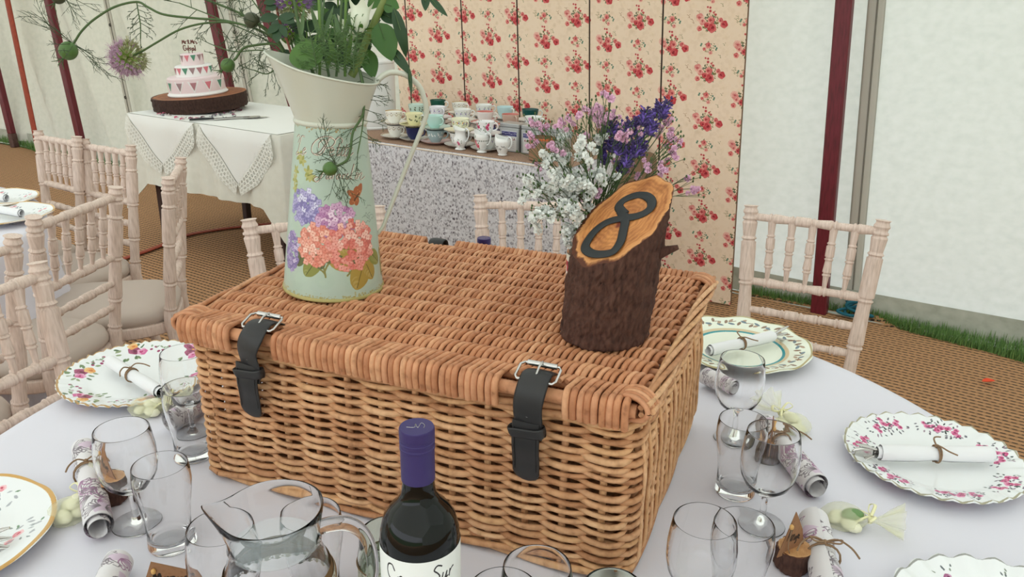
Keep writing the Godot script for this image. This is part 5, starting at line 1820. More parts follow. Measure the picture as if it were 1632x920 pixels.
func lace_band(t: Node3D, r: float, y0: float, y1: float, reps: int):
	if not M.has("lace"):
		M.lace = lace_mat("cream_lace", 3, C(226, 220, 200))
	var b := MB.new()
	b.lathe([Vector2(r, y0), Vector2(r, y1)], 48, 80, null, 0, reps / 8.0)
	obj("lace_band", b, M.lace, t)
	var e := MB.new()
	var p := []
	for k in 49:
		var a := TAU * k / 48
		p.append(V(cos(a) * (r + 0.0005), y1, -sin(a) * (r + 0.0005)))
	e.tube(p, 0.0008, 5, false)
	obj("lace_cord", e, M.twine, t)


func water_jug(p: Vector3):
	var t := thing("water_jug", "round glass water jug with burlap, lace and a pink button, in front of the hamper", "jug", p, yaw(12).scaled(V(0.85, 0.97, 0.85)))
	var prof := [Vector2(0, 0.001), Vector2(0.05, 0), Vector2(0.058, 0.003), Vector2(0.0635, 0.014), Vector2(0.067, 0.045), Vector2(0.0665, 0.085), Vector2(0.062, 0.115), Vector2(0.0545, 0.135), Vector2(0.0515, 0.146), Vector2(0.0535, 0.150), Vector2(0.052, 0.1535), Vector2(0.0535, 0.166), Vector2(0.057, 0.182), Vector2(0.0585, 0.191), Vector2(0.0578, 0.1935), Vector2(0.0562, 0.192), Vector2(0.054, 0.182), Vector2(0.0505, 0.166), Vector2(0.049, 0.152), Vector2(0.0488, 0.146), Vector2(0.0518, 0.134), Vector2(0.0593, 0.114), Vector2(0.0637, 0.085), Vector2(0.064, 0.045), Vector2(0.0605, 0.018), Vector2(0.05, 0.009), Vector2(0, 0.008)]
	var mb := MB.new()
	mb.lathe(prof, 72, 100, func(q, a):
		var w := clampf((q.y - 0.15) / 0.043, 0, 1)
		var s := pow(maxf(0, -cos(a - 0.1)), 9.0) * w
		return V(q.x - 0.017 * s * w, q.y + 0.009 * s - 0.004 * w * pow(maxf(0, -cos(a)), 2.0) * (1 - s) - 0.003 * w * absf(sin(a)), q.z * (1 - 0.35 * s)))
	obj("glass", mb, M.glass, t)
	var wa := MB.new()
	wa.lathe([Vector2(0.0489, 0.1485), Vector2(0.0482, 0.1476), Vector2(0.046, 0.1472), Vector2(0.02, 0.1471), Vector2(0, 0.1471)], 72, 60)
	var wam := mat("water_surface", Color(0.86, 0.93, 0.95, 0.2), 0.02)
	wam.transparency = BaseMaterial3D.TRANSPARENCY_ALPHA
	obj("water", wa, wam, t)
	var h := MB.new()
	h.tube(spline([V(0.0500, 0.160, 0), V(0.062, 0.163, 0), V(0.083, 0.162, 0), V(0.101, 0.148, 0), V(0.110, 0.12, 0), V(0.108, 0.085, 0), V(0.095, 0.055, 0), V(0.078, 0.043, 0), V(0.0655, 0.04, 0)], 6), 0.0102, 14, true, 0.72, Vector3.BACK)
	obj("handle", h, M.glass, t)
	var bn := noise_tex([C(140, 118, 92), C(172, 148, 118), C(206, 186, 156)], 0.15, 77, 128)
	var bl := MB.new()
	bl.lathe([Vector2(0.0673, 0.092), Vector2(0.0645, 0.108), Vector2(0.0618, 0.119)], 72, 80)
	obj("burlap_band", bl, tri(mat("burlap", C(190, 168, 136), 0.95), bn, V(60, 60, 60), false, bn, 0.1), t)
	if not M.has("lace"):
		M.lace = lace_mat("cream_lace", 3, C(226, 220, 200))
	var lb := MB.new()
	lb.lathe([Vector2(0.0688, 0.084), Vector2(0.068, 0.094), Vector2(0.065, 0.110)], 72, 80, null, 0, 4.0)
	obj("lace_band", lb, M.lace, t)
	var tw := MB.new()
	for e in 2:
		var q := []
		for k in 49:
			var a := TAU * k / 48
			var r := 0.0665 - 0.004 * e
			q.append(V(cos(a) * r, 0.103 + 0.006 * e + 0.003 * sin(a * 3 + e), -sin(a) * r))
		tw.tube(q, 0.0013, 6, false)
	tw.tube(spline([V(-0.004, 0.1, 0.068), V(-0.022, 0.104, 0.07), V(-0.034, 0.096, 0.066), V(-0.02, 0.09, 0.071), V(-0.004, 0.098, 0.069)], 6), 0.0012, 6)
	tw.tube(spline([V(-0.004, 0.1, 0.068), V(0.02, 0.110, 0.067), V(0.036, 0.112, 0.058)], 6), 0.0012, 6)
	obj("jute_twine", tw, M.twine, t)
	var bt := MB.new()
	bt.xf = Transform3D(along(V(0, 0.15, 1)), V(-0.004, 0.099, 0.0692))
	bt.lathe([Vector2(0.0012, 0), Vector2(0.0078, 0), Vector2(0.009, 0.001), Vector2(0.0085, 0.0028), Vector2(0.0068, 0.0028), Vector2(0.006, 0.002), Vector2(0.0012, 0.002)], 24)
	var bo := obj("pink_button", bt, mat("pink_plastic", C(226, 168, 160), 0.35), t)
	var bh := MB.new()
	bh.xf = bt.xf
	for e in [-1, 1]:
		bh.ball(V(e * 0.002, 0.0022, 0), V(0.0011, 0.0006, 0.0011), 8, 4)
	obj("button_holes", bh, mat("dark_thread", C(70, 40, 40), 0.8), bo)


func bottles():
	bottle(V(-0.082, TY, -0.631), 1.0, "wine bottle with a purple screw cap and white script label, in front of the hamper")
	bottle(V(-0.052, TY, -1.42), 0.80, "purple-capped wine bottle behind the hamper, only its cap showing")


func bottle(p: Vector3, s: float, label: String):
	var t := thing("wine_bottle", label, "bottle", p, yaw(7) * s)
	var mb := MB.new()
	mb.lathe([Vector2(0, 0.006), Vector2(0.03, 0.002), Vector2(0.035, 0.0), Vector2(0.0368, 0.003), Vector2(0.0370, 0.02), Vector2(0.0370, 0.185), Vector2(0.0362, 0.196), Vector2(0.0330, 0.208), Vector2(0.0265, 0.218), Vector2(0.0195, 0.2255), Vector2(0.0158, 0.233), Vector2(0.0146, 0.243), Vector2(0.0142, 0.26), Vector2(0.0142, 0.295), Vector2(0, 0.295)], 64, 60)
	var gm := mat("dark_green_glass", C(7, 11, 10), 0.05)
	gm.metallic_specular = 0.4
	obj("glass", mb, gm, t)
	var im := canvas(1024, 640, C(236, 238, 234))
	# script: a wine's name, then small lines below
	script(im, "40,20 28,2 8,8 2,34 14,56 40,52 58,40; 68,35 58,45 61,57 73,57 79,45 71,35 64,38; 90,36 88,57 91,44 101,35 107,42 105,56 113,53; 136,35 126,45 129,57 141,57 147,45 139,35 132,38; 232,6 214,0 200,14 214,28 222,42 206,56 188,48; 238,34 234,52 246,54 256,34 252,54 262,52; 272,34 268,56 272,42 284,32 292,30", Vector2(290, 34), 1.5, 4.2, C(22, 22, 24))
	for k in 3:
		stroke(im, [Vector2(400, 250 + k * 40), Vector2(640, 250 + k * 40)], 2, C(90, 90, 92))
	var lm := mat("bottle_label", C(255, 255, 255), 0.6)
	lm.albedo_texture = tex(im)
	var lb := MB.new()
	var rows := []
	for y in [0.06, 0.1842]:
		var row := PackedVector3Array()
		for j in 49:
			var a := lerpf(-PI * 0.68, PI * 0.68, j / 48.0)
			row.append(V(sin(a) * 0.0374, y, cos(a) * 0.0374))
		rows.append(row)
	lb.grid(rows)
	obj("paper_label", lb, lm, t)
	var cap := MB.new()
	cap.lathe([Vector2(0.0150, 0.2475), Vector2(0.0153, 0.248), Vector2(0.0153, 0.279), Vector2(0.0158, 0.2795), Vector2(0.0158, 0.2815), Vector2(0.0153, 0.282), Vector2(0.0153, 0.2845), Vector2(0.0158, 0.285), Vector2(0.0158, 0.287), Vector2(0.0153, 0.2875), Vector2(0.0153, 0.290), Vector2(0.0158, 0.2905), Vector2(0.0158, 0.2985), Vector2(0.0150, 0.3003), Vector2(0, 0.3005)], 48, 40)
	var pm := mat("purple_foil", C(54, 42, 100), 0.42, 0.2)
	var co := obj("screw_cap", cap, pm, t)
	var sg := MB.new()
	sg.tube(spline([V(-0.009, 0.3006, 0.001), V(-0.002, 0.3006, 0.002), V(-0.001, 0.3006, -0.004), V(0.001, 0.3006, 0.003), V(0.004, 0.3006, -0.005), V(0.007, 0.3006, -0.001), V(0.006, 0.3006, 0.004)], 5), 0.0003, 4)
	obj("cap_scribble", sg, M.chrome, co)

# ---------------------------------------------------------------- cake table and tea table by the wall
func draped(s0: float, s1: float, t0: float, t1: float, hem: float, drop: float, seed_: int) -> MB:
	# cloth over an oblong table, hanging in folds with pointed corners; built in wall axes relative to the table's middle
	var mb := MB.new()
	var hs := (s1 - s0) / 2
	var ht := (t1 - t0) / 2
	var ring := []   # outline points with outward direction and nearness to a corner
	var n := 48
	for k in 4:
		var a: Vector2 = [Vector2(-hs, ht), Vector2(hs, ht), Vector2(hs, -ht), Vector2(-hs, -ht)][k]
		var b: Vector2 = [Vector2(hs, ht), Vector2(hs, -ht), Vector2(-hs, -ht), Vector2(-hs, ht)][k]
		var o: Vector2 = [Vector2(0, 1), Vector2(1, 0), Vector2(0, -1), Vector2(-1, 0)][k]
		var o0: Vector2 = [Vector2(-1, 0), Vector2(0, 1), Vector2(1, 0), Vector2(0, -1)][k]
		var o1: Vector2 = [Vector2(1, 0), Vector2(0, -1), Vector2(-1, 0), Vector2(0, 1)][k]
		for j in n:
			var f := float(j) / n
			var e := minf(f, 1 - f) * a.distance_to(b)
			var w := exp(-pow(e / 0.07, 2))
			ring.append([a.lerp(b, f), (o + (o0 if f < 0.5 else o1) * w).normalized(), w])
	var rows := []
	for f in [0.0, 0.5, 0.97]:
		var row := PackedVector3Array()
		for q in ring:
			row.append(WD * q[0].x * f + WN * q[0].y * f)
		rows.append(row)
	for i in 12:
		var f := i / 11.0
		var row := PackedVector3Array()
		for k in ring.size():
			var q: Array = ring[k]
			var depth: float = (TY - hem) + q[2] * drop
			var y := -0.004 - depth * f
			if i == 0:
				y = 0.0
			var out: float = 0.008 + f * (0.02 + 0.05 * q[2] + 0.014 * sin(k * 0.55 + seed_) + 0.008 * sin(k * 1.3 + seed_ * 2.0))
			row.append(WD * (q[0].x + q[1].x * out) + WN * (q[0].y + q[1].y * out) + Vector3.UP * y)
		rows.append(row)
	mb.grid(rows, true, 0, 1, 1, 0, false)
	if mb.n[2 * (ring.size() + 1)].y < 0:
		var nb := MB.new()
		nb.grid(rows, true, 0, 1, 1, 0, true)
		return nb
	return mb


func cake_table():
	var mid := wl(-2.53, 0, 0.845)
	var t := thing("cake_table", "oblong table under an ivory cloth with hanging corners, carrying the wedding cake", "table", mid)
	var cm := tri(mat("ivory_cloth", C(226, 224, 214), 0.85), noise_tex([C(244, 244, 242), C(250, 250, 248), C(255, 255, 255)], 0.05, 71, 128), V(3, 3, 3))
	var cl := draped(-3.15, -1.93, 0.48, 1.21, 0.375, 0.17, 3)
	cl.xf = Transform3D.IDENTITY
	var co := obj("tablecloth", cl, cm, t)
	co.position.y = TY
	for a in [-0.5, 0.5]:
		for b in [-0.28, 0.3]:
			var lm := MB.new()
			lm.box(V(0, 0.34, 0), V(0.04, 0.68, 0.04), 0.003, Basis(WD, Vector3.UP, WN))
			var l := obj("leg", lm, mat("dark_table_leg", C(56, 34, 30), 0.6), t)
			l.position = WD * a + WN * b
	# lace-edged overlay laid cornerwise
	var ov := thing("lace_overlay", "white lace-edged square cloth laid cornerwise over the cake table", "tablecloth", wl(-2.53, TY + 0.002, 0.845))
	var base := wl(-2.53, TY + 0.002, 0.845)
	var lin := mat("white_overlay", C(236, 236, 232), 0.85)
	var top := MB.new()
	var tr := []
	for i in 5:
		var row := PackedVector3Array()
		for j in 13:
			row.append(wl(lerpf(-3.14, -1.94, j / 12.0), TY + 0.003, lerpf(1.212, 0.49, i / 4.0)) - base)
		tr.append(row)
	top.grid(tr)
	obj("overlay_top", top, lin, ov)
	var lace := lace_mat("white_lace", 4, C(232, 232, 224))
	for q in [[-3.13, -2.55, -2.83, 0.50], [-2.51, -1.97, -2.215, 0.475]]:
		var fm := MB.new()
		var fr := []
		for i in 9:
			var f := i / 8.0
			var row := PackedVector3Array()
			for j in 9:
				var s := lerpf(lerpf(q[0], q[2], f), lerpf(q[1], q[2], f), j / 8.0)
				var y := lerpf(TY + 0.003, q[3], f)
				row.append(wl(s, y, 1.222 + 0.016 * minf(1, f * 6) + 0.012 * sin(s * 19.0) * f) - base)
			fr.append(row)
		fm.grid(fr, false, 0, 1, 1, 0, true)
		var tri_o := obj("hanging_corner", fm, lin, ov)
		for e in 2:
			var lb := MB.new()
			var a: float = q[e]
			var l0 := PackedVector3Array()
			var l1 := PackedVector3Array()
			for k in 17:
				var f := k / 16.0
				var s: float = lerpf(a, q[2], f)
				var y: float = lerpf(TY + 0.002, q[3], f)
				var side := -1.0 if e == 0 else 1.0
				var zz := 1.226 + 0.016 * minf(1, f * 6) + 0.012 * sin(s * 19.0) * f
				l0.append(wl(s, y, zz) - base)
				l1.append(wl(s + side * 0.075 * minf(1, (1 - f) * 3 + 0.25) * minf(1, f * 5), y - 0.06 * minf(1, f * 4), zz + 0.002) - base)
			lb.grid([l1, l0], false, 0, 2.2, 0.9, 0.0, e == 1)
			obj("lace_edging", lb, lace, tri_o)
	# log slice, cake
	var vx := Basis(V(0.36, 0, 0.93).normalized(), deg_to_rad(4.0))
	var lc := wl(-2.955, TY + 0.012, 0.865)
	var lg := thing("log_slice", "large bark-edged log slice used as the wedding cake stand", "cake stand", lc, vx)
	var bm := MB.new()
	var rows: Array = log_bark(bm, 0.258, func(a): return 0.078, Vector3.ZERO, 15, 130, 8, 0.012)
	obj("bark", bm, tri(mat("dark_bark", C(70, 48, 40), 0.9), M.bark.albedo_texture, V(12, 6, 12)), lg)
	var fm2 := MB.new()
	var cc := PackedVector3Array()
	for k in rows[-1]:
		cc.append(V(0, 0.079, 0))
	fm2.grid([rows[-1], cc], true)
	for k in fm2.v.size():
		fm2.uv[k] = Vector2(fm2.v[k].x, fm2.v[k].z) / 0.53 + Vector2(0.5, 0.5)
	var sw := mat("slice_wood", C(214, 180, 150), 0.6)
	sw.albedo_texture = wood_rings(12, C(186, 130, 82), C(130, 82, 46), false)
	obj("sawn_top", fm2, sw, lg)
	var ck := thing("wedding_cake", "three-tier pink and white wedding cake with bunting and a cut-out topper", "cake", lc + vx * V(-0.005, 0.0795, 0.0), vx * yaw(-21).scaled(V(0.86, 0.86, 0.86)))
	var pink := mat("pink_icing", C(234, 214, 216), 0.5)
	var wht := mat("white_icing", C(238, 236, 234), 0.5)
	var flags := [mat("flag_grey", C(158, 128, 130), 0.6), mat("flag_green", C(82, 138, 112), 0.6), mat("flag_pink", C(214, 120, 132), 0.6), mat("flag_mauve", C(176, 122, 128), 0.6)]
	var y := 0.0
	for k in 3:
		var r: float = [0.178, 0.118, 0.072][k]
		var h: float = [0.118, 0.068, 0.072][k]
		var tm := MB.new()
		tm.lathe([Vector2(0, y), Vector2(r, y), Vector2(r, y + h - 0.012), Vector2(r - 0.004, y + h - 0.004), Vector2(r - 0.012, y + h), Vector2(0, y + h)], 56, 60)
		var tier := obj("tier", tm, wht if k == 1 else pink, ck)
		if k == 0:
			var rb := MB.new()
			rb.lathe([Vector2(r, 0.001), Vector2(r + 0.012, 0.001), Vector2(r + 0.014, 0.008), Vector2(r + 0.006, 0.014), Vector2(r + 0.003, 0.022), Vector2(r, 0.022)], 56, 60)
			obj("ribbon_border", rb, wht, ck)
		var n: int = [12, 16, 11][k]
		for j in n:
			var a: float = TAU * j / n + [0.1, 0.25, 0.3][k]
			var w: float = [0.036, 0.020, 0.0165][k]
			var d: float = [0.075, 0.042, 0.040][k]
			var yt: float = y + h - [0.022, 0.012, 0.008][k]
			for layer in (2 if k == 0 else 1):
				var fm := MB.new()
				var g: float = 1.0 if layer == 0 else 0.56
				var rr := r + 0.0018 + 0.0015 * layer
				var pt := func(x, yy): return V(sin(a + x / r) * rr, yy, cos(a + x / r) * rr)
				var o := V(sin(a), 0, cos(a))
				var q0: Vector3 = pt.call(-w * g, yt - (0.009 if layer else 0.0))
				var q1: Vector3 = pt.call(w * g, yt - (0.009 if layer else 0.0))
				var q2: Vector3 = pt.call(0.0, yt - d * (0.78 if layer else 1.0))
				fm.quad(q0, q1, q2, q2, o)
				fm.quad(q0 - o * 0.003, q1 - o * 0.003, q1, q0, Vector3.UP)
				fm.quad(q0 - o * 0.003, q2 - o * 0.003, q2, q0, -o.cross(Vector3.UP))
				fm.quad(q1 - o * 0.003, q2 - o * 0.003, q2, q1, o.cross(Vector3.UP))
				obj("bunting_flag", fm, wht if k == 0 and layer == 0 else flags[(j * 3 + k) % 4], tier)
		y += h
	var topper := MB.new()
	for e in [-0.014, 0.014]:
		topper.box(V(e, y + 0.01, 0), V(0.003, 0.05, 0.003), 0.0)
	for w in ["0,28 4,6 10,20 16,6 20,28; 26,28 26,14 34,12; 44,28 54,10 46,6 44,14 58,28; 66,28 70,6 76,20 82,6 86,28; 92,28 92,14 100,12; 108,14 104,20 112,24 106,29", "22,40 8,36 2,52 10,66 22,60 22,52 14,52; 32,50 32,66; 42,36 42,66; 58,50 48,54 58,58 50,66; 70,58 78,50 76,66 66,64 70,56; 92,36 92,66 82,62 92,54"]:
		for part in w.split(";"):
			var p := []
			for q in part.strip_edges().split(" ", false):
				var xy: PackedStringArray = q.split(",")
				p.append(V((float(xy[0]) - 52) * 0.00108, y + 0.088 - float(xy[1]) * 0.00108, 0))
			topper.tube(spline(p, 4), 0.0030, 6)
	obj("cake_topper", topper, mat("plywood_topper", C(110, 64, 54), 0.6), ck)
	# cake knife and server
	var kn := thing("cake_knife", "black-handled cake knife lying in front of the wedding cake", "knife", wl(-2.55, TY + 0.008, 1.1))
	var km := MB.new()
	km.xf = Transform3D(Basis(WD, Vector3.UP, WN), Vector3.ZERO) * Transform3D(yaw(62), Vector3.ZERO)
	km.tube([V(-0.12, 0.004, 0), V(-0.06, 0.005, 0), V(0.0, 0.004, 0)], [0.009, 0.011, 0.009], 8, true, 0.6)
	obj("handle", km, mat("black_handle", C(24, 24, 26), 0.4), kn)
	var kb := MB.new()
	kb.xf = km.xf
	kb.box(V(0.12, 0.003, 0), V(0.24, 0.002, 0.026), 0.0)
	obj("blade", kb, M.steel, kn)
	var sv := thing("cake_server", "silver cake server lying beside the black-handled knife", "cake server", wl(-2.46, TY + 0.006, 0.98))
	var sm := MB.new()
	sm.xf = km.xf
	sm.tube([V(-0.15, 0.004, 0), V(0.0, 0.006, 0)], [0.007, 0.004], 8, true, 0.6)
	obj("handle", sm, M.steel, sv)
	var sb := MB.new()
	sb.xf = km.xf
	sb.leaf(V(-0.01, 0.004, 0), V(1, 0, 0), Vector3.UP, 0.15, 0.055, 0.05, 0.05, 6, 0.4)
	obj("blade", sb, M.steel, sv)
	# scattered petals
	var pm := MB.new()
	pm.leaf(V(0, 0, 0), V(1, 0.25, 0), Vector3.UP, 0.028, 0.022, 0.9, 0.5, 4, 0.5, 3)
	var pmesh := pm.mesh()
	var cols := [mat("plum_petal", C(120, 58, 84), 0.7), mat("rose_petal", C(190, 96, 122), 0.7), mat("grey_petal", C(104, 104, 112), 0.7), mat("pale_petal", C(226, 206, 206), 0.7)]
	for k in 44:
		var a := rnd(0.2, 3.9) - 1.0
		var r := rnd(0.28, 0.34) + (0.12 * rng.randf() if k % 6 == 0 else 0.0)
		var s := clampf(-2.955 + r * cos(a - 0.6), -3.12, -1.98)
		var tt := clampf(0.865 + r * sin(a), 0.5, 1.19)
		var o := obj("petal", pmesh, cols[k % 4])
		o.transform = Transform3D(Basis.from_euler(V(rnd(-0.2, 0.2), rnd(0, 6), rnd(-0.2, 0.2))), wl(s, TY + 0.006, tt))
		tag(o, "small dried petal scattered round the log slice on the cake table", "petal", "confetti petals on the cake table")


func tea_table():
	var t := thing("tea_table", "oblong table in a grey leaf-patterned cloth, crowded with teacups, before the rose screen", "table", wl(-1.16, 0, 0.6925))
	var n := 256
	var im := canvas(n, n, C(214, 213, 216))
	for k in 900:
		var c: Color = [C(104, 96, 102), C(64, 56, 64), C(150, 146, 150), C(240, 240, 242)][k % 4]
		leaf_dab(im, rnd(0, n), rnd(0, n), rnd(0.9, 2.3), rnd(4, 9), c)
	var cm := mat("leaf_print_cloth", C(246, 244, 246), 0.85)
	tri(cm, tex(im), V(2.9, 2.9, 2.9))
	var co := obj("tablecloth", draped(-1.90, -0.42, 0.33, 1.055, 0.03, 0.0, 5), cm, t)
	co.position.y = TY
	var rn := MB.new()
	var rr := []
	for q in [[1.058, -0.012], [1.056, 0.003], [0.9, 0.004], [0.36, 0.004]]:
		var row := PackedVector3Array()
		for j in 16:
			row.append(wl(lerpf(-1.895, -0.425, j / 15.0), TY + q[1], q[0]) - t.position)
		rr.append(row)
	rn.grid(rr)
	var hess := noise_tex([C(128, 106, 90), C(158, 132, 112), C(180, 156, 136)], 0.12, 73, 128)
	obj("hessian_runner", rn, tri(mat("hessian", C(246, 236, 230), 0.9), hess, V(7, 7, 7)), t)
	var ed := MB.new()
	var ep := []
	for j in 16:
		ep.append(wl(lerpf(-1.895, -0.425, j / 15.0), TY - 0.006, 1.062) - t.position)
	ed.tube(ep, 0.0035, 6)
	obj("cream_edging", ed, mat("cream_braid", C(222, 208, 190), 0.8), t)

	var face := Basis(WD, Vector3.UP, WN)
	# cups and saucers
	var cup := MB.new()
	cup.lathe([Vector2(0, 0), Vector2(0.019, 0), Vector2(0.0205, 0.003), Vector2(0.0225, 0.006), Vector2(0.030, 0.016), Vector2(0.0365, 0.032), Vector2(0.041, 0.056), Vector2(0.0405, 0.0585), Vector2(0.039, 0.056), Vector2(0.0345, 0.033), Vector2(0.028, 0.018), Vector2(0.018, 0.009), Vector2(0, 0.008)], 28, 90)
	var cmesh := cup.mesh()
	var hm := MB.new()
	hm.tube(spline([V(0.0375, 0.048, 0), V(0.05, 0.053, 0), V(0.059, 0.042, 0), V(0.053, 0.028, 0), V(0.040, 0.021, 0), V(0.034, 0.022, 0)], 5), 0.0032, 7)
	var hmesh := hm.mesh()
	var sau := MB.new()
	sau.lathe([Vector2(0, 0.002), Vector2(0.028, 0.0), Vector2(0.031, 0.001), Vector2(0.05, 0.006), Vector2(0.068, 0.014), Vector2(0.069, 0.0155), Vector2(0.066, 0.0155), Vector2(0.049, 0.0088), Vector2(0.03, 0.0042), Vector2(0, 0.004)], 36, 70)
	var smesh := sau.mesh()
	var K := {}
	var kind := func(k: String) -> StandardMaterial3D:
		if K.has(k):
			return K[k]
		var base: Color = {"gold": C(238, 236, 228), "yellow": C(230, 224, 182), "navy": C(34, 40, 84), "aqua": C(190, 220, 212), "bluefloral": C(160, 184, 186), "creamfloral": C(234, 232, 206), "roses": C(238, 236, 236), "mint": C(200, 220, 208), "green": C(20, 84, 66), "violet": C(234, 232, 236), "white": C(234, 234, 230), "pinkrim": C(238, 230, 226), "sky": C(190, 216, 218), "brown": C(206, 176, 160), "teal": C(10, 74, 70), "pinksaucer": C(232, 200, 198)}[k]
		var m := mat(k + "_china", base, 0.15)
		if k in ["gold", "yellow", "bluefloral", "creamfloral", "roses", "mint", "violet", "pinkrim", "brown", "white"]:
			var ci := canvas(256, 128, base)
			# v runs over the whole profile: the outer wall lies in the lower half of the sheet
			for q in 10:
				var x := q * 25.6 + 12
				match k:
					"gold":
						for e in 5:
							dab(ci, x - 8 + e * 4, 70 + 6 * sin(e * PI / 4), 1.4, C(150, 124, 84))
						dab(ci, x, 66, 2, C(120, 100, 80))
					"yellow", "bluefloral", "mint":
						for e in 3:
							leaf_dab(ci, x + rnd(-8, 8), 80 + rnd(-10, 10), rnd(0, TAU), 9, C(90, 96, 70) if k != "bluefloral" else C(236, 240, 236))
					"creamfloral":
						posy_print(ci, x, 74, 6, [[C(180, 120, 40), C(222, 170, 80), C(236, 200, 130)], [C(90, 80, 140), C(140, 130, 180), C(190, 186, 210)]], [C(90, 110, 70)], 2)
					"roses":
						if q % 2 == 0:
							posy_print(ci, x, 78, 11, [[C(140, 20, 60), C(190, 50, 96), C(226, 120, 150)]], [C(70, 96, 60)], 3)
					"violet", "white":
						posy_print(ci, x, 76, 5, [[C(90, 70, 130), C(140, 120, 176), C(190, 180, 210)]], [C(100, 120, 90)], 1)
			if k in ["pinkrim", "brown"]:
				ci.fill_rect(Rect2i(0, 52, 256, 8), C(196, 110, 100))
			if k == "gold":
				ci.fill_rect(Rect2i(0, 57, 256, 3), C(170, 136, 70))
			m.albedo_color = Color.WHITE
			m.albedo_texture = tex(ci)
		K[k] = m
		return m
	var Y0 := TY + 0.0045
	var G := "teacups stacked on the tea table"
	var rows := [
		[0.95, [[-1.425, "gold", "gold", "gold", "white cup with a gilt swag border, top of the stack nearest the urn", "white gilt-bordered cup under another, nearest the urn"], [-1.31, "yellow", "navy", "white", "pale yellow cup, top of the second stack from the urn", "navy cup under the pale yellow one"], [-1.185, "aqua", "bluefloral", "pinksaucer", "aqua cup above a pink saucer in the front row of stacks", "blue and white floral cup standing on the pink saucer"], [-1.05, "creamfloral", "white", "white", "cream cup painted with small bright flowers, fourth stack from the urn", "white cup under the cream painted one"], [-0.905, "roses", "white", "white", "white cup with magenta roses, front row beside the labelled tin", "white cup under the magenta rose one"]]],
		[0.7, [[-1.497, "mint", "white", "white", "mint green cup behind the pale yellow one", ""], [-1.367, "violet", "white", "white", "white cup with small violets, behind the aqua one", ""], [-1.222, "white", "white", "white", "white cup in the middle row behind the cream painted one", ""], [-1.09, "pinkrim", "white", "white", "white cup with a pink rim, behind the magenta rose cup", ""], [-0.945, "brown", "white", "white", "brownish-pink rimmed cup behind the labelled tin", ""], [-0.815, "white", "white", "white", "white cup behind the second tin", ""]]],
		[0.5, [[-1.527, "green", "white", "white", "dark green cup in the back row", ""], [-1.378, "gold", "white", "white", "gilt-edged cup in the back row, right of the dark green one", ""], [-1.237, "white", "white", "white", "plain white cup in the back row against the screen", ""], [-1.105, "sky", "white", "white", "pale blue cup in the back row above the labelled tin", ""], [-0.963, "teal", "white", "white", "dark teal cup in the back row, farthest right", ""]]]]
	for row in rows:
		for q in row[1]:
			for lev in 2:
				var yb := Y0 + lev * 0.0637
				var sc := thing("saucer", (("saucer under the %s" if lev else "bottom saucer of the stack topped by the %s") % q[4]), "saucer", wl(q[0], yb, row[0]), face * yaw(rnd(0, 360)), "saucers on the tea table")
				obj("saucer", smesh, kind.call(q[3] if lev == 0 else ("white" if q[1] in ["green", "teal", "navy", "sky"] else q[1])), sc)
				var km: Material = kind.call(q[1] if lev else q[2])
				var c := thing("teacup", q[4] if lev else (q[5] if q[5] else "white teacup under the %s" % q[4]), "teacup", wl(q[0] + rnd(-0.006, 0.006), yb + 0.0045, row[0]), face * yaw(rnd(-28, 40)), G)
				obj("bowl", cmesh, km, c)
				obj("handle", hmesh, km if not q[1] in ["green", "teal", "sky", "yellow"] or lev == 0 else kind.call("white"), c)
				for o in [sc, c]:
					var words: PackedStringArray = str(o.get_meta("label")).split(" ")
					if words.size() > 16:
						o.set_meta("label", " ".join(words.slice(0, 16)))
	# cream jugs
	for k in 3:
		var q: Array = [[-1.008, 0.0, "curvy white cream jug with pink roses, left of the three jugs"], [-0.893, 0.0, "white cream jug with a dotted rim and pink rose, middle of the three jugs"], [-0.785, 0.0, "white cream jug with grey garlands, right of the three jugs, before the tin"]][k]
		var o := thing("cream_jug", q[2], "jug", wl(q[0], TY + 0.0045, 1.0), (face * yaw(-8)).scaled(V(0.9, 0.9, 0.9)), "china cream jugs in front of the cups")
		var prof: Array = [
			[Vector2(0, 0), Vector2(0.026, 0), Vector2(0.027, 0.004), Vector2(0.018, 0.012), Vector2(0.030, 0.026), Vector2(0.036, 0.040), Vector2(0.033, 0.056), Vector2(0.025, 0.072), Vector2(0.026, 0.086), Vector2(0.031, 0.098), Vector2(0.029, 0.098), Vector2(0.024, 0.084), Vector2(0.022, 0.07), Vector2(0, 0.06)],
			[Vector2(0, 0), Vector2(0.024, 0), Vector2(0.025, 0.004), Vector2(0.016, 0.013), Vector2(0.026, 0.028), Vector2(0.033, 0.05), Vector2(0.036, 0.072), Vector2(0.034, 0.08), Vector2(0.033, 0.092), Vector2(0.031, 0.092), Vector2(0.032, 0.078), Vector2(0.03, 0.06), Vector2(0, 0.05)],
			[Vector2(0, 0), Vector2(0.022, 0), Vector2(0.023, 0.004), Vector2(0.019, 0.008), Vector2(0.026, 0.022), Vector2(0.034, 0.042), Vector2(0.0375, 0.062), Vector2(0.036, 0.072), Vector2(0.031, 0.082), Vector2(0.029, 0.082), Vector2(0.034, 0.07), Vector2(0.034, 0.055), Vector2(0, 0.045)]][k]
		var hgt: float = prof[9].y if k == 0 else prof[8].y
		var mb := MB.new()
		mb.lathe(prof, 40, 90, func(p, a):
			var w := clampf((p.y - hgt * 0.72) / (hgt * 0.28), 0, 1)
			var sp := pow(maxf(0, -cos(a)), 3.0)
			return V(p.x - 0.014 * sp * w, p.y + w * (0.014 * sp - 0.004 * maxf(0, cos(a))), p.z * (1 - 0.2 * w * sp)))
		var ji := canvas(256, 128, C(238, 238, 236))
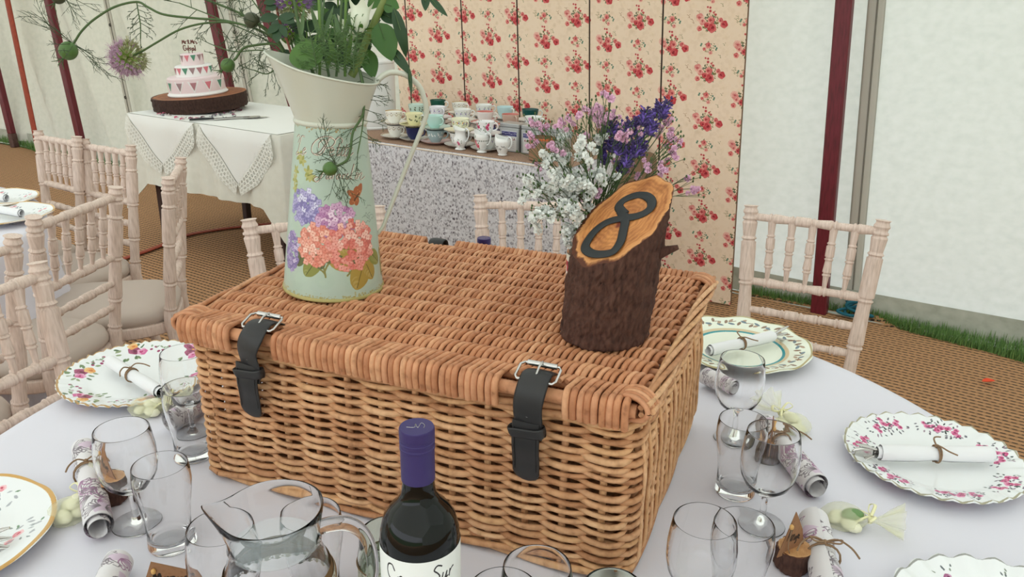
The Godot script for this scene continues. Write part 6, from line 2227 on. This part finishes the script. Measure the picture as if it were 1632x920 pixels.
		for e in 6:
			var x := 192 + (e - 2.5) * 15.0   # towards the room
			if k == 0 and e in [1, 4]:
				posy_print(ji, x, 84, 9, [[C(170, 30, 80), C(214, 90, 130), C(236, 160, 186)]], [C(90, 110, 90)], 2)
			elif k == 1 and e == 2:
				posy_print(ji, x, 82, 15, [[C(170, 30, 60), C(220, 90, 110), C(240, 160, 170)]], [C(90, 120, 80)], 3)
			elif k == 2:
				for r in 4:
					leaf_dab(ji, x + r * 4 - 6, 80 + 6 * sin(e * 2.0 + r), rnd(0, 6), 6, C(130, 130, 128))
		if k == 1:
			for e in 26:
				dab(ji, e * 10, 66, 2.4, C(70, 80, 66))
		var jm := mat("cream_jug_china", Color.WHITE, 0.12)
		jm.albedo_texture = tex(ji)
		obj("body", mb, jm, o)
		var jh := MB.new()
		jh.tube(spline([V(0.030, hgt - 0.006, 0), V(0.040, hgt + 0.008, 0), V(0.055, hgt - 0.002, 0), V(0.056, hgt - 0.026, 0), V(0.044, hgt * 0.48, 0), V(0.034, hgt * 0.44, 0)], 5), 0.0034, 8)
		obj("handle", jh, M.white, o)
	# tea tins
	var ti := canvas(256, 320, C(176, 178, 178))
	ti.fill_rect(Rect2i(24, 40, 208, 270), C(226, 224, 222))
	ti.fill_rect(Rect2i(24, 46, 208, 68), C(52, 48, 112))
	for k in 44:
		var x := 30 + (k % 15) * 14.0
		var y := 58 + (k / 15) * 22.0
		leaf_dab(ti, x, y, k * 1.1, 11, C(196, 194, 222))
	for k in 3:
		ti.fill_rect(Rect2i(24, [46, 78, 110][k], 208, 3), C(214, 212, 226))
	script(ti, "0,0 0,22; 12,0 1,11 13,22; 20,22 28,0 36,22; 23,14 33,14; 42,22 42,0 56,22 56,0; 63,0 63,22 72,20 76,11 72,2 63,0; 84,0 84,18 90,22 96,18 96,0; 103,0 103,22 113,22; 118,22 126,0 134,22; 121,14 131,14", Vector2(46, 136), 1.22, 2.6, C(150, 36, 50), 0.0, false)
	for k in 4:
		ti.fill_rect(Rect2i(60, 190 + k * 26, 136, 3), C(150, 146, 146))
	var tm := mat("printed_tin", C(255, 255, 255), 0.35, 0.2)
	tm.albedo_texture = tex(ti)
	var grey := mat("grey_tin", C(172, 174, 174), 0.35, 0.5)
	for k in 3:
		var s: float = [-0.808, -0.698, -0.588][k]
		var o := thing("tea_tin", ["grey tea tin with a navy patterned band and red lettering, nearest the cream jugs", "grey tea tin with a patterned label, middle of the three behind the flowers", "grey tea tin mostly hidden by the posy, right of the three"][k], "tin", wl(s, TY + 0.0045, 0.88), face, "grey tea tins")
		var bx := MB.new()
		bx.box(V(0, 0.052, 0), V(0.098, 0.104, 0.07), 0.003)
		obj("body", bx, grey, o)
		var ld := MB.new()
		ld.box(V(0, 0.1125, 0), V(0.1, 0.017, 0.072), 0.003)
		obj("lid", ld, grey, o)
		var lb := MB.new()
		lb.quad(V(-0.047, 0.002, 0.0356), V(0.047, 0.002, 0.0356), V(0.047, 0.103, 0.0356), V(-0.047, 0.103, 0.0356), Vector3.BACK)
		lb.quad(V(-0.047, 0.002, 0.0351), V(0.047, 0.002, 0.0351), V(0.047, 0.103, 0.0351), V(-0.047, 0.103, 0.0351), Vector3.FORWARD)
		obj("printed_label", lb, tm, o)
	# amber jar, navy sugar bowl
	var aj := thing("biscuit_jar", "squat brown glass jar with an orange rim, behind the pink sprigs", "jar", wl(-0.60, TY + 0.0045, 0.985))
	var am := MB.new()
	am.lathe([Vector2(0, 0), Vector2(0.05, 0), Vector2(0.054, 0.005), Vector2(0.054, 0.085), Vector2(0.051, 0.092), Vector2(0.048, 0.092), Vector2(0.0505, 0.084), Vector2(0.0505, 0.008), Vector2(0, 0.006)], 32, 70)
	obj("glass", am, mat("brown_glass", C(150, 116, 92), 0.2), aj)
	var ar := MB.new()
	ar.lathe([Vector2(0.0505, 0.084), Vector2(0.0545, 0.086), Vector2(0.0545, 0.092), Vector2(0.0505, 0.094)], 32)
	obj("orange_rim", ar, mat("orange_band", C(198, 96, 44), 0.4), aj)
	var nb := thing("sugar_bowl", "navy and white lidded sugar bowl between the rose cup and the tin", "sugar bowl", wl(-0.955, TY + 0.0045, 0.82))
	var nm := MB.new()
	nm.lathe([Vector2(0, 0), Vector2(0.028, 0), Vector2(0.03, 0.006), Vector2(0.044, 0.03), Vector2(0.045, 0.05), Vector2(0.038, 0.062), Vector2(0.03, 0.07), Vector2(0.012, 0.078), Vector2(0.008, 0.083), Vector2(0.012, 0.09), Vector2(0, 0.095)], 32, 70)
	obj("bowl", nm, kind.call("navy"), nb)
	# urn
	var u := thing("water_urn", "tall white catering urn with a black tap lever, behind the painted jug's handle", "urn", wl(-1.755, TY + 0.0045, 0.75), face)
	var um := MB.new()
	um.lathe([Vector2(0, 0), Vector2(0.125, 0), Vector2(0.128, 0.008), Vector2(0.124, 0.012), Vector2(0.124, 0.315), Vector2(0.127, 0.318), Vector2(0.127, 0.326), Vector2(0.118, 0.333), Vector2(0.06, 0.338), Vector2(0, 0.339)], 48, 40)
	obj("body", um, mat("white_enamel", C(226, 227, 225), 0.25), u)
	var kb := MB.new()
	kb.lathe([Vector2(0, 0.338), Vector2(0.02, 0.339), Vector2(0.018, 0.352), Vector2(0.015, 0.355), Vector2(0, 0.356)], 20, 60)
	obj("lid_knob", kb, mat("black_plastic", C(30, 30, 32), 0.4), u)
	var tp := MB.new()
	tp.xf = Transform3D(yaw(-20), Vector3.ZERO)
	tp.tube([V(0, 0.11, 0.12), V(0, 0.11, 0.165)], 0.011, 12)
	tp.tube([V(0, 0.125, 0.158), V(0, 0.07, 0.158)], [0.011, 0.012, 0.010], 12)
	var tap := obj("tap", tp, M.white, u)
	var lv := MB.new()
	lv.xf = tp.xf
	lv.tube(spline([V(0, 0.125, 0.158), V(0, 0.17, 0.165), V(0, 0.22, 0.176), V(0, 0.265, 0.178)], 4), [0.006, 0.007, 0.008, 0.010, 0.011, 0.012, 0.012, 0.012, 0.012, 0.011, 0.010, 0.008, 0.003], 10, true, 0.5, Vector3.RIGHT)
	obj("tap_lever", lv, mat("black_lever", C(44, 46, 48), 0.4), tap)
	var dl := MB.new()
	dl.xf = Transform3D(yaw(12), Vector3.ZERO) * Transform3D(Basis(Vector3.RIGHT, PI / 2), V(0, 0.05, 0.123))
	dl.lathe([Vector2(0, 0), Vector2(0.026, 0), Vector2(0.026, 0.012), Vector2(0.022, 0.018), Vector2(0, 0.018)], 24, 40)
	obj("dial", dl, mat("grey_dial", C(150, 152, 152), 0.4), u)
	var ind := MB.new()
	ind.xf = Transform3D(yaw(12), Vector3.ZERO)
	ind.ball(V(0, 0.092, 0.124), V(0.005, 0.005, 0.003), 10, 6)
	obj("pilot_light", ind, mat("dark_lens", C(24, 22, 22), 0.2), u)

# ---------------------------------------------------------------- helpers
class MB:
	# collects triangles; front faces clockwise, smooth normals from the shape itself
	var v := PackedVector3Array()
	var n := PackedVector3Array()
	var uv := PackedVector2Array()
	var c := PackedColorArray()
	var ix := PackedInt32Array()
	var col := Color(1, 1, 1)
	var xf := Transform3D.IDENTITY

	func grid(rows: Array, wrap := false, u0 := 0.0, u1 := 1.0, v0 := 1.0, v1 := 0.0, flip := false, vs: Array = []):
		var R: int = rows.size()
		var N: int = rows[0].size()
		var W: int = N + 1 if wrap else N
		var at := v.size()
		var nn := []
		for i in R:
			var a: PackedVector3Array = rows[max(i - 1, 0)]
			var b: PackedVector3Array = rows[min(i + 1, R - 1)]
			var m: PackedVector3Array = rows[i]
			var line := PackedVector3Array()
			for j in N:
				var jl: int = (j + N - 1) % N if wrap else max(j - 1, 0)
				var jr: int = (j + 1) % N if wrap else min(j + 1, N - 1)
				var k := (m[jr] - m[jl]).cross(b[j] - a[j])
				if k.length_squared() < 1e-18:
					var q: PackedVector3Array = rows[i + 1] if i < R / 2 else rows[i - 1]
					k = (q[jr] - q[jl]).cross(b[j] - a[j])
				line.append(-k.normalized() if flip else k.normalized())
			nn.append(line)
		# poles: one normal for a row that is a single point
		for i in [0, R - 1]:
			var m: PackedVector3Array = rows[i]
			if N > 2 and (m[0] - m[1]).length_squared() < 1e-14 and (m[0] - m[N / 2]).length_squared() < 1e-14:
				var s := Vector3.ZERO
				for k in nn[i]:
					s += k
				for j in N:
					nn[i][j] = s.normalized()
		for i in R:
			for j in W:
				var jj := j % N
				v.append(xf * rows[i][jj])
				n.append((xf.basis * nn[i][jj]).normalized())
				var fv: float = vs[i] if vs.size() else float(i) / (R - 1)
				uv.append(Vector2(lerpf(u0, u1, float(j) / (W - 1)), lerpf(v0, v1, fv)))
				c.append(col)
		for i in R - 1:
			for j in W - 1:
				var p := at + i * W + j
				if flip:
					ix.append_array([p, p + 1, p + W + 1, p, p + W + 1, p + W])
				else:
					ix.append_array([p, p + W + 1, p + 1, p, p + W, p + W + 1])
		return self

	# profile: (radius, height) pairs from the bottom up the outside (then down the inside of a vessel); creases over crease degrees stay sharp
	func lathe(prof: Array, seg := 24, crease := 50.0, shape = null, u0 := 0.0, u1 := 1.0):
		var part: Array = [prof[0]]
		var total := 0.0
		for i in prof.size() - 1:
			total += prof[i].distance_to(prof[i + 1])
		var run := 0.0
		var start := 0.0
		var vs := [0.0]
		for i in range(1, prof.size()):
			part.append(prof[i])
			run += prof[i].distance_to(prof[i - 1])
			vs.append(run / total)
			var last := i == prof.size() - 1
			if last or absf((prof[i] - prof[i - 1]).angle_to(prof[i + 1] - prof[i])) > deg_to_rad(crease):
				var rows := []
				for q in part:
					var row := PackedVector3Array()
					for j in seg:
						var a := TAU * j / seg
						var p := Vector3(q.x * cos(a), q.y, -q.x * sin(a))
						row.append(shape.call(p, a) if shape != null else p)
					rows.append(row)
				grid(rows, true, u0, u1, 1.0, 0.0, false, vs)
				part = [prof[i]]
				vs = [run / total]
		return self

	# a tube along points; r is a number or one radius for each point
	func tube(pts, r, sides := 6, cap := true, flat := 1.0, side := Vector3.ZERO):
		var P := []
		for p in pts:
			if P.is_empty() or P[-1].distance_squared_to(p) > 1e-14:
				P.append(p)
		var N: int = P.size()
		if N < 2:
			return self
		var t: Vector3 = (P[1] - P[0]).normalized()
		var x := side
		if x == Vector3.ZERO:
			x = t.cross(Vector3.UP)
			if x.length() < 0.05:
				x = t.cross(Vector3.RIGHT)
		x = (x - t * x.dot(t)).normalized()
		var rows := []
		for i in N:
			var t2: Vector3 = (P[min(i + 1, N - 1)] - P[max(i - 1, 0)]).normalized()
			x = (x - t2 * x.dot(t2)).normalized()
			var y := t2.cross(x)
			var rr: float = r if not r is Array else r[min(i, r.size() - 1)]
			var row := PackedVector3Array()
			for k in sides:
				var a := TAU * k / sides
				row.append(P[i] + x * cos(a) * rr + y * sin(a) * rr * flat)
			rows.append(row)
		grid(rows, true)
		if cap:
			for e in [0, N - 1]:
				var ring: PackedVector3Array = rows[e]
				var rev := PackedVector3Array()
				for k in sides:
					rev.append(P[e])
				grid([rev, ring] if e == 0 else [ring, rev], true)
		return self

	func quad(a: Vector3, b: Vector3, cc: Vector3, d: Vector3, out: Vector3, uvs: Array = []):
		var k := (b - a).cross(cc - a).normalized()
		if k == Vector3.ZERO:
			k = (cc - a).cross(d - a).normalized()
		var P := [a, b, cc, d]
		var U: Array = uvs if uvs.size() else [Vector2(0, 1), Vector2(1, 1), Vector2(1, 0), Vector2(0, 0)]
		if k.dot(out) < 0:
			k = -k
			P = [a, d, cc, b]
			U = [U[0], U[3], U[2], U[1]]
		var at := v.size()
		for i in 4:
			v.append(xf * P[i]); n.append((xf.basis * k).normalized()); uv.append(U[i]); c.append(col)
		ix.append_array([at, at + 2, at + 1, at, at + 3, at + 2])
		return self

	# box with bevelled edges
	func box(o: Vector3, s: Vector3, bv := 0.0, b := Basis.IDENTITY):
		var h := s / 2
		bv = minf(bv, minf(h.x, minf(h.y, h.z)) * 0.9)
		var f := func(sx, sy, sz, ax):
			var p := Vector3(sx * h.x, sy * h.y, sz * h.z)
			for k in 3:
				if k != ax:
					p[k] -= [sx, sy, sz][k] * bv
			return o + b * p
		for ax in 3:
			var u := (ax + 1) % 3
			var w := (ax + 2) % 3
			for sg in [-1, 1]:
				var q := []
				for e in [[-1, -1], [1, -1], [1, 1], [-1, 1]]:
					var s3 := [0, 0, 0]
					s3[ax] = sg; s3[u] = e[0]; s3[w] = e[1]
					q.append(f.call(s3[0], s3[1], s3[2], ax))
				var out := Vector3.ZERO
				out[ax] = sg
				quad(q[0], q[1], q[2], q[3], b * out)
		if bv <= 0.0:
			return self
		for ax in 3:
			var u := (ax + 1) % 3
			var w := (ax + 2) % 3
			for su in [-1, 1]:
				for sw in [-1, 1]:
					var q := []
					for e in [[-1, u], [1, u], [1, w], [-1, w]]:
						var s3 := [0, 0, 0]
						s3[ax] = e[0]; s3[u] = su; s3[w] = sw
						q.append(f.call(s3[0], s3[1], s3[2], e[1]))
					var out := Vector3.ZERO
					out[u] = su; out[w] = sw
					quad(q[0], q[1], q[2], q[3], b * out)
		for sx in [-1, 1]:
			for sy in [-1, 1]:
				for sz in [-1, 1]:
					var q := [f.call(sx, sy, sz, 0), f.call(sx, sy, sz, 1), f.call(sx, sy, sz, 2)]
					quad(q[0], q[1], q[2], q[2], b * Vector3(sx, sy, sz))
		return self

	func ball(o: Vector3, r: Vector3, seg := 10, rings := 7, b := Basis.IDENTITY, f = null):
		var rows := []
		for i in rings + 1:
			var e := -PI / 2 + PI * i / rings
			var row := PackedVector3Array()
			for j in seg:
				var a := TAU * j / seg
				var d := Vector3(cos(e) * cos(a), sin(e), -cos(e) * sin(a))
				if f != null:
					d *= f.call(d)
				row.append(o + b * (d * r))
			rows.append(row)
		grid(rows, true)
		return self

	# a leaf or petal: a bent sheet from base along dir, width w; up is its upper side; curl bends the tip towards -up, cup lifts the edges
	func leaf(base: Vector3, dir: Vector3, up: Vector3, length: float, w: float, curl := 0.3, cup := 0.15, n_ := 6, belly := 0.45, across := 4):
		dir = dir.normalized()
		var side := dir.cross(up).normalized()
		var rows := []
		var p := base
		var d := dir
		for i in n_ + 1:
			var t := float(i) / n_
			var ww := w * 0.5 * pow(sin(PI * clampf(pow(t, log(0.5) / log(belly)), 0.0, 1.0)), 0.8)
			var nu := side.cross(d).normalized()
			var row := PackedVector3Array()
			for j in across + 1:
				var s := 2.0 * j / across - 1.0
				row.append(p + side * s * maxf(ww, 1e-5) + nu * cup * s * s * ww)
			rows.append(row)
			p += d * length / n_
			d = d.rotated(side, -curl / n_).normalized()
		grid(rows)
		return self

	func mesh() -> ArrayMesh:
		var a := []
		a.resize(Mesh.ARRAY_MAX)
		a[Mesh.ARRAY_VERTEX] = v
		a[Mesh.ARRAY_NORMAL] = n
		a[Mesh.ARRAY_TEX_UV] = uv
		a[Mesh.ARRAY_COLOR] = c
		a[Mesh.ARRAY_INDEX] = ix
		var m := ArrayMesh.new()
		m.add_surface_from_arrays(Mesh.PRIMITIVE_TRIANGLES, a)
		return m


func obj(called: String, mb, mt: Material, parent: Node = self) -> MeshInstance3D:
	var o := MeshInstance3D.new()
	o.name = numbered(called) if parent == self else called
	o.mesh = mb.mesh() if mb is MB else mb
	o.material_override = mt
	parent.add_child(o, true)
	return o


func numbered(called: String) -> String:
	taken[called] = taken.get(called, -1) + 1
	return called if taken[called] == 0 else "%s_%03d" % [called, taken[called]]


func tag(o: Node, label: String, category: String, group := "", kind := "") -> Node:
	o.set_meta("label", label)
	o.set_meta("category", category)
	if group:
		o.set_meta("group", group)
	if kind:
		o.set_meta("kind", kind)
	return o


func thing(called: String, label: String, category: String, at := Vector3.ZERO, b := Basis.IDENTITY, group := "") -> Node3D:
	var o := Node3D.new()
	o.name = numbered(called)
	o.transform = Transform3D(b, at)
	add_child(o)
	tag(o, label, category, group)
	return o


func struct(called: String, mb, mt: Material, label := "", parent: Node = self) -> MeshInstance3D:
	var o := obj(called, mb, mt, parent)
	if parent == self:
		o.set_meta("kind", "structure")
		if label:
			o.set_meta("label", label)
	return o


func dup(src: Node3D, called: String, label: String, at: Vector3, b := Basis.IDENTITY, group := "") -> Node3D:
	var o: Node3D = src.duplicate()
	o.name = numbered(called)
	add_child(o)
	o.transform = Transform3D(b, at)
	o.set_meta("label", label)
	if group:
		o.set_meta("group", group)
	return o


func V(x, y, z) -> Vector3:
	return Vector3(x, y, z)


func P2(list: Array) -> Array:
	var out := []
	for k in range(0, list.size() - 1, 2):
		out.append(Vector2(list[k], list[k + 1]))
	return out


func P3(list: Array) -> Array:
	var out := []
	for k in range(0, list.size() - 2, 3):
		out.append(Vector3(list[k], list[k + 1], list[k + 2]))
	return out


# Catmull-Rom through points (Vector2 or Vector3)
func spline(p: Array, per := 6) -> Array:
	var out := []
	for i in p.size() - 1:
		var a = p[max(i - 1, 0)]
		var d = p[min(i + 2, p.size() - 1)]
		for k in per:
			out.append(p[i].cubic_interpolate(p[i + 1], a, d, float(k) / per))
	out.append(p[-1])
	return out


func yaw(deg: float) -> Basis:
	return Basis(Vector3.UP, deg_to_rad(deg))


# a basis whose y axis runs along dir
func along(dir: Vector3, hint := Vector3.BACK) -> Basis:
	var y := dir.normalized()
	var x := y.cross(hint)
	if x.length() < 1e-3:
		x = y.cross(Vector3.RIGHT)
	x = x.normalized()
	return Basis(x, y, x.cross(y))


func rnd(a := 0.0, b := 1.0) -> float:
	return rng.randf_range(a, b)


# place along the tent's long wall: s to the right along it, y up, t into the tent
func wl(s: float, y: float, t: float) -> Vector3:
	return WO + WD * s + WN * t + Vector3.UP * y


# ---------------------------------------------------------------- materials
func mat(called: String, c: Color, rough := 0.6, metal := 0.0) -> StandardMaterial3D:
	var m := StandardMaterial3D.new()
	m.resource_name = called
	m.albedo_color = c
	m.roughness = rough
	m.metallic = metal
	return m


func C(r: int, g: int, b: int) -> Color:
	return Color8(r, g, b)


func noise_tex(c: Array, freq: float, seed_: int, size := 256, stretch := Vector2.ONE, octaves := 4, type := FastNoiseLite.TYPE_SIMPLEX_SMOOTH) -> ImageTexture:
	# colours by noise, computed small and looked up from a ramp
	var nz := FastNoiseLite.new()
	nz.seed = seed_
	nz.noise_type = type
	nz.frequency = freq
	nz.fractal_octaves = octaves
	var src := nz.get_seamless_image(int(size * stretch.x), int(size * stretch.y))
	src.resize(size, size, Image.INTERPOLATE_BILINEAR)
	var d := src.get_data()
	var g := Gradient.new()
	var offs := PackedFloat32Array()
	var cols := PackedColorArray()
	for k in c.size():
		offs.append(float(k) / (c.size() - 1))
		cols.append(c[k])
	g.offsets = offs
	g.colors = cols
	var ramp := PackedByteArray()
	for k in 256:
		var q := g.sample(k / 255.0)
		ramp.append_array([q.r8, q.g8, q.b8])
	var out := PackedByteArray()
	out.resize(size * size * 3)
	var bpp := d.size() / (size * size)
	for k in size * size:
		var e := d[k * bpp] * 3
		out[k * 3] = ramp[e]
		out[k * 3 + 1] = ramp[e + 1]
		out[k * 3 + 2] = ramp[e + 2]
	return ImageTexture.create_from_image(Image.create_from_data(size, size, false, Image.FORMAT_RGB8, out))


func tri(m: StandardMaterial3D, tex: Texture2D, scale: Vector3, world := false, bump: Texture2D = null, bump_cm := 0.1) -> StandardMaterial3D:
	m.albedo_texture = tex
	m.uv1_triplanar = true
	m.uv1_world_triplanar = world
	m.uv1_scale = scale
	if bump:
		m.heightmap_enabled = true
		m.heightmap_texture = bump
		m.heightmap_scale = bump_cm
	return m


func glass_mat(called: String, tint: Color, alpha := 0.0, ior := 0.05, rough := 0.0) -> StandardMaterial3D:
	var m := mat(called, Color(tint.r, tint.g, tint.b, alpha), rough)
	m.refraction_enabled = true
	m.refraction_scale = ior
	m.transparency = BaseMaterial3D.TRANSPARENCY_ALPHA
	return m


# ---------------------------------------------------------------- painting of prints
func canvas(w: int, h: int, c: Color) -> Image:
	var im := Image.create(w, h, false, Image.FORMAT_RGBA8)
	im.fill(c)
	return im


func dab(im: Image, x: float, y: float, r: float, c: Color):
	var rq := maxf(roundf(r * 2) / 2, 0.5)
	var key := "%s_%s" % [rq, c.to_html()]
	if not brushes.has(key):
		var n := int(ceil(rq)) * 2 + 3
		var b := Image.create(n, n, false, Image.FORMAT_RGBA8)
		var o := (n - 1) / 2.0
		for j in n:
			for i in n:
				var q := c
				q.a = c.a * clampf(rq + 0.5 - Vector2(i - o, j - o).length(), 0, 1)
				b.set_pixel(i, j, q)
		brushes[key] = b
	var b: Image = brushes[key]
	im.blend_rect(b, Rect2i(0, 0, b.get_width(), b.get_height()), Vector2i(roundi(x - b.get_width() / 2.0), roundi(y - b.get_height() / 2.0)))


func stroke(im: Image, pts: Array, r0: float, c: Color, r1 := -1.0):
	var total := 0.0
	for i in pts.size() - 1:
		total += pts[i].distance_to(pts[i + 1])
	var run := 0.0
	for i in pts.size() - 1:
		var l: float = pts[i].distance_to(pts[i + 1])
		var k := maxi(1, int(l / maxf(0.6, r0 * 0.5)))
		for q in k:
			var t := float(q) / k
			var r := r0 if r1 < 0 else lerpf(r0, r1, (run + l * t) / maxf(total, 1e-3))
			var p: Vector2 = pts[i].lerp(pts[i + 1], t)
			dab(im, p.x, p.y, r, c)
		run += l


func fill(im: Image, pts: Array, c: Color):
	var lo := 1e9
	var hi := -1e9
	for p in pts:
		lo = minf(lo, p.y)
		hi = maxf(hi, p.y)
	for y in range(maxi(0, floori(lo)), mini(im.get_height() - 1, ceili(hi)) + 1):
		var xs := []
		for i in pts.size():
			var a: Vector2 = pts[i]
			var b: Vector2 = pts[(i + 1) % pts.size()]
			if (a.y <= y) != (b.y <= y):
				xs.append(a.x + (y - a.y) / (b.y - a.y) * (b.x - a.x))
		xs.sort()
		for k in range(0, xs.size() - 1, 2):
			im.fill_rect(Rect2i(roundi(xs[k]), y, maxi(1, roundi(xs[k + 1] - xs[k])), 1), c)


# strokes written as "x,y x,y; x,y x,y": each curve a smooth line
func script(im: Image, text: String, at: Vector2, k: float, r: float, c: Color, slant := 0.0, smooth := true):
	for part in text.split(";"):
		var p := []
		for q in part.strip_edges().split(" ", false):
			var xy := q.split(",")
			var y := float(xy[1])
			p.append(at + Vector2(float(xy[0]) - y * slant, y) * k)
		stroke(im, spline(p, 8) if smooth else p, r, c)


func tex(im: Image) -> ImageTexture:
	return ImageTexture.create_from_image(im)


# a painted rose seen from the front
func rose(im: Image, x: float, y: float, r: float, lo: Color, mid: Color, hi: Color):
	dab(im, x, y, r, mid)
	for k in 5:
		var a := TAU * k / 5 + x
		dab(im, x + cos(a) * r * 0.65, y + sin(a) * r * 0.65, r * 0.48, hi if k < 3 else mid)
	dab(im, x, y, r * 0.62, mid)
	for k in 3:
		var a := TAU * k / 3 + y
		dab(im, x + cos(a) * r * 0.3, y + sin(a) * r * 0.3, r * 0.3, lo if k == 0 else mid.lerp(hi, 0.5))
	dab(im, x, y, r * 0.24, lo)


func leaf_dab(im: Image, x: float, y: float, a: float, l: float, c: Color):
	for k in 5:
		var t := k / 4.0
		dab(im, x + cos(a) * l * t, y + sin(a) * l * t, maxf(0.6, l * 0.28 * sin(PI * (0.15 + 0.8 * t))), c)
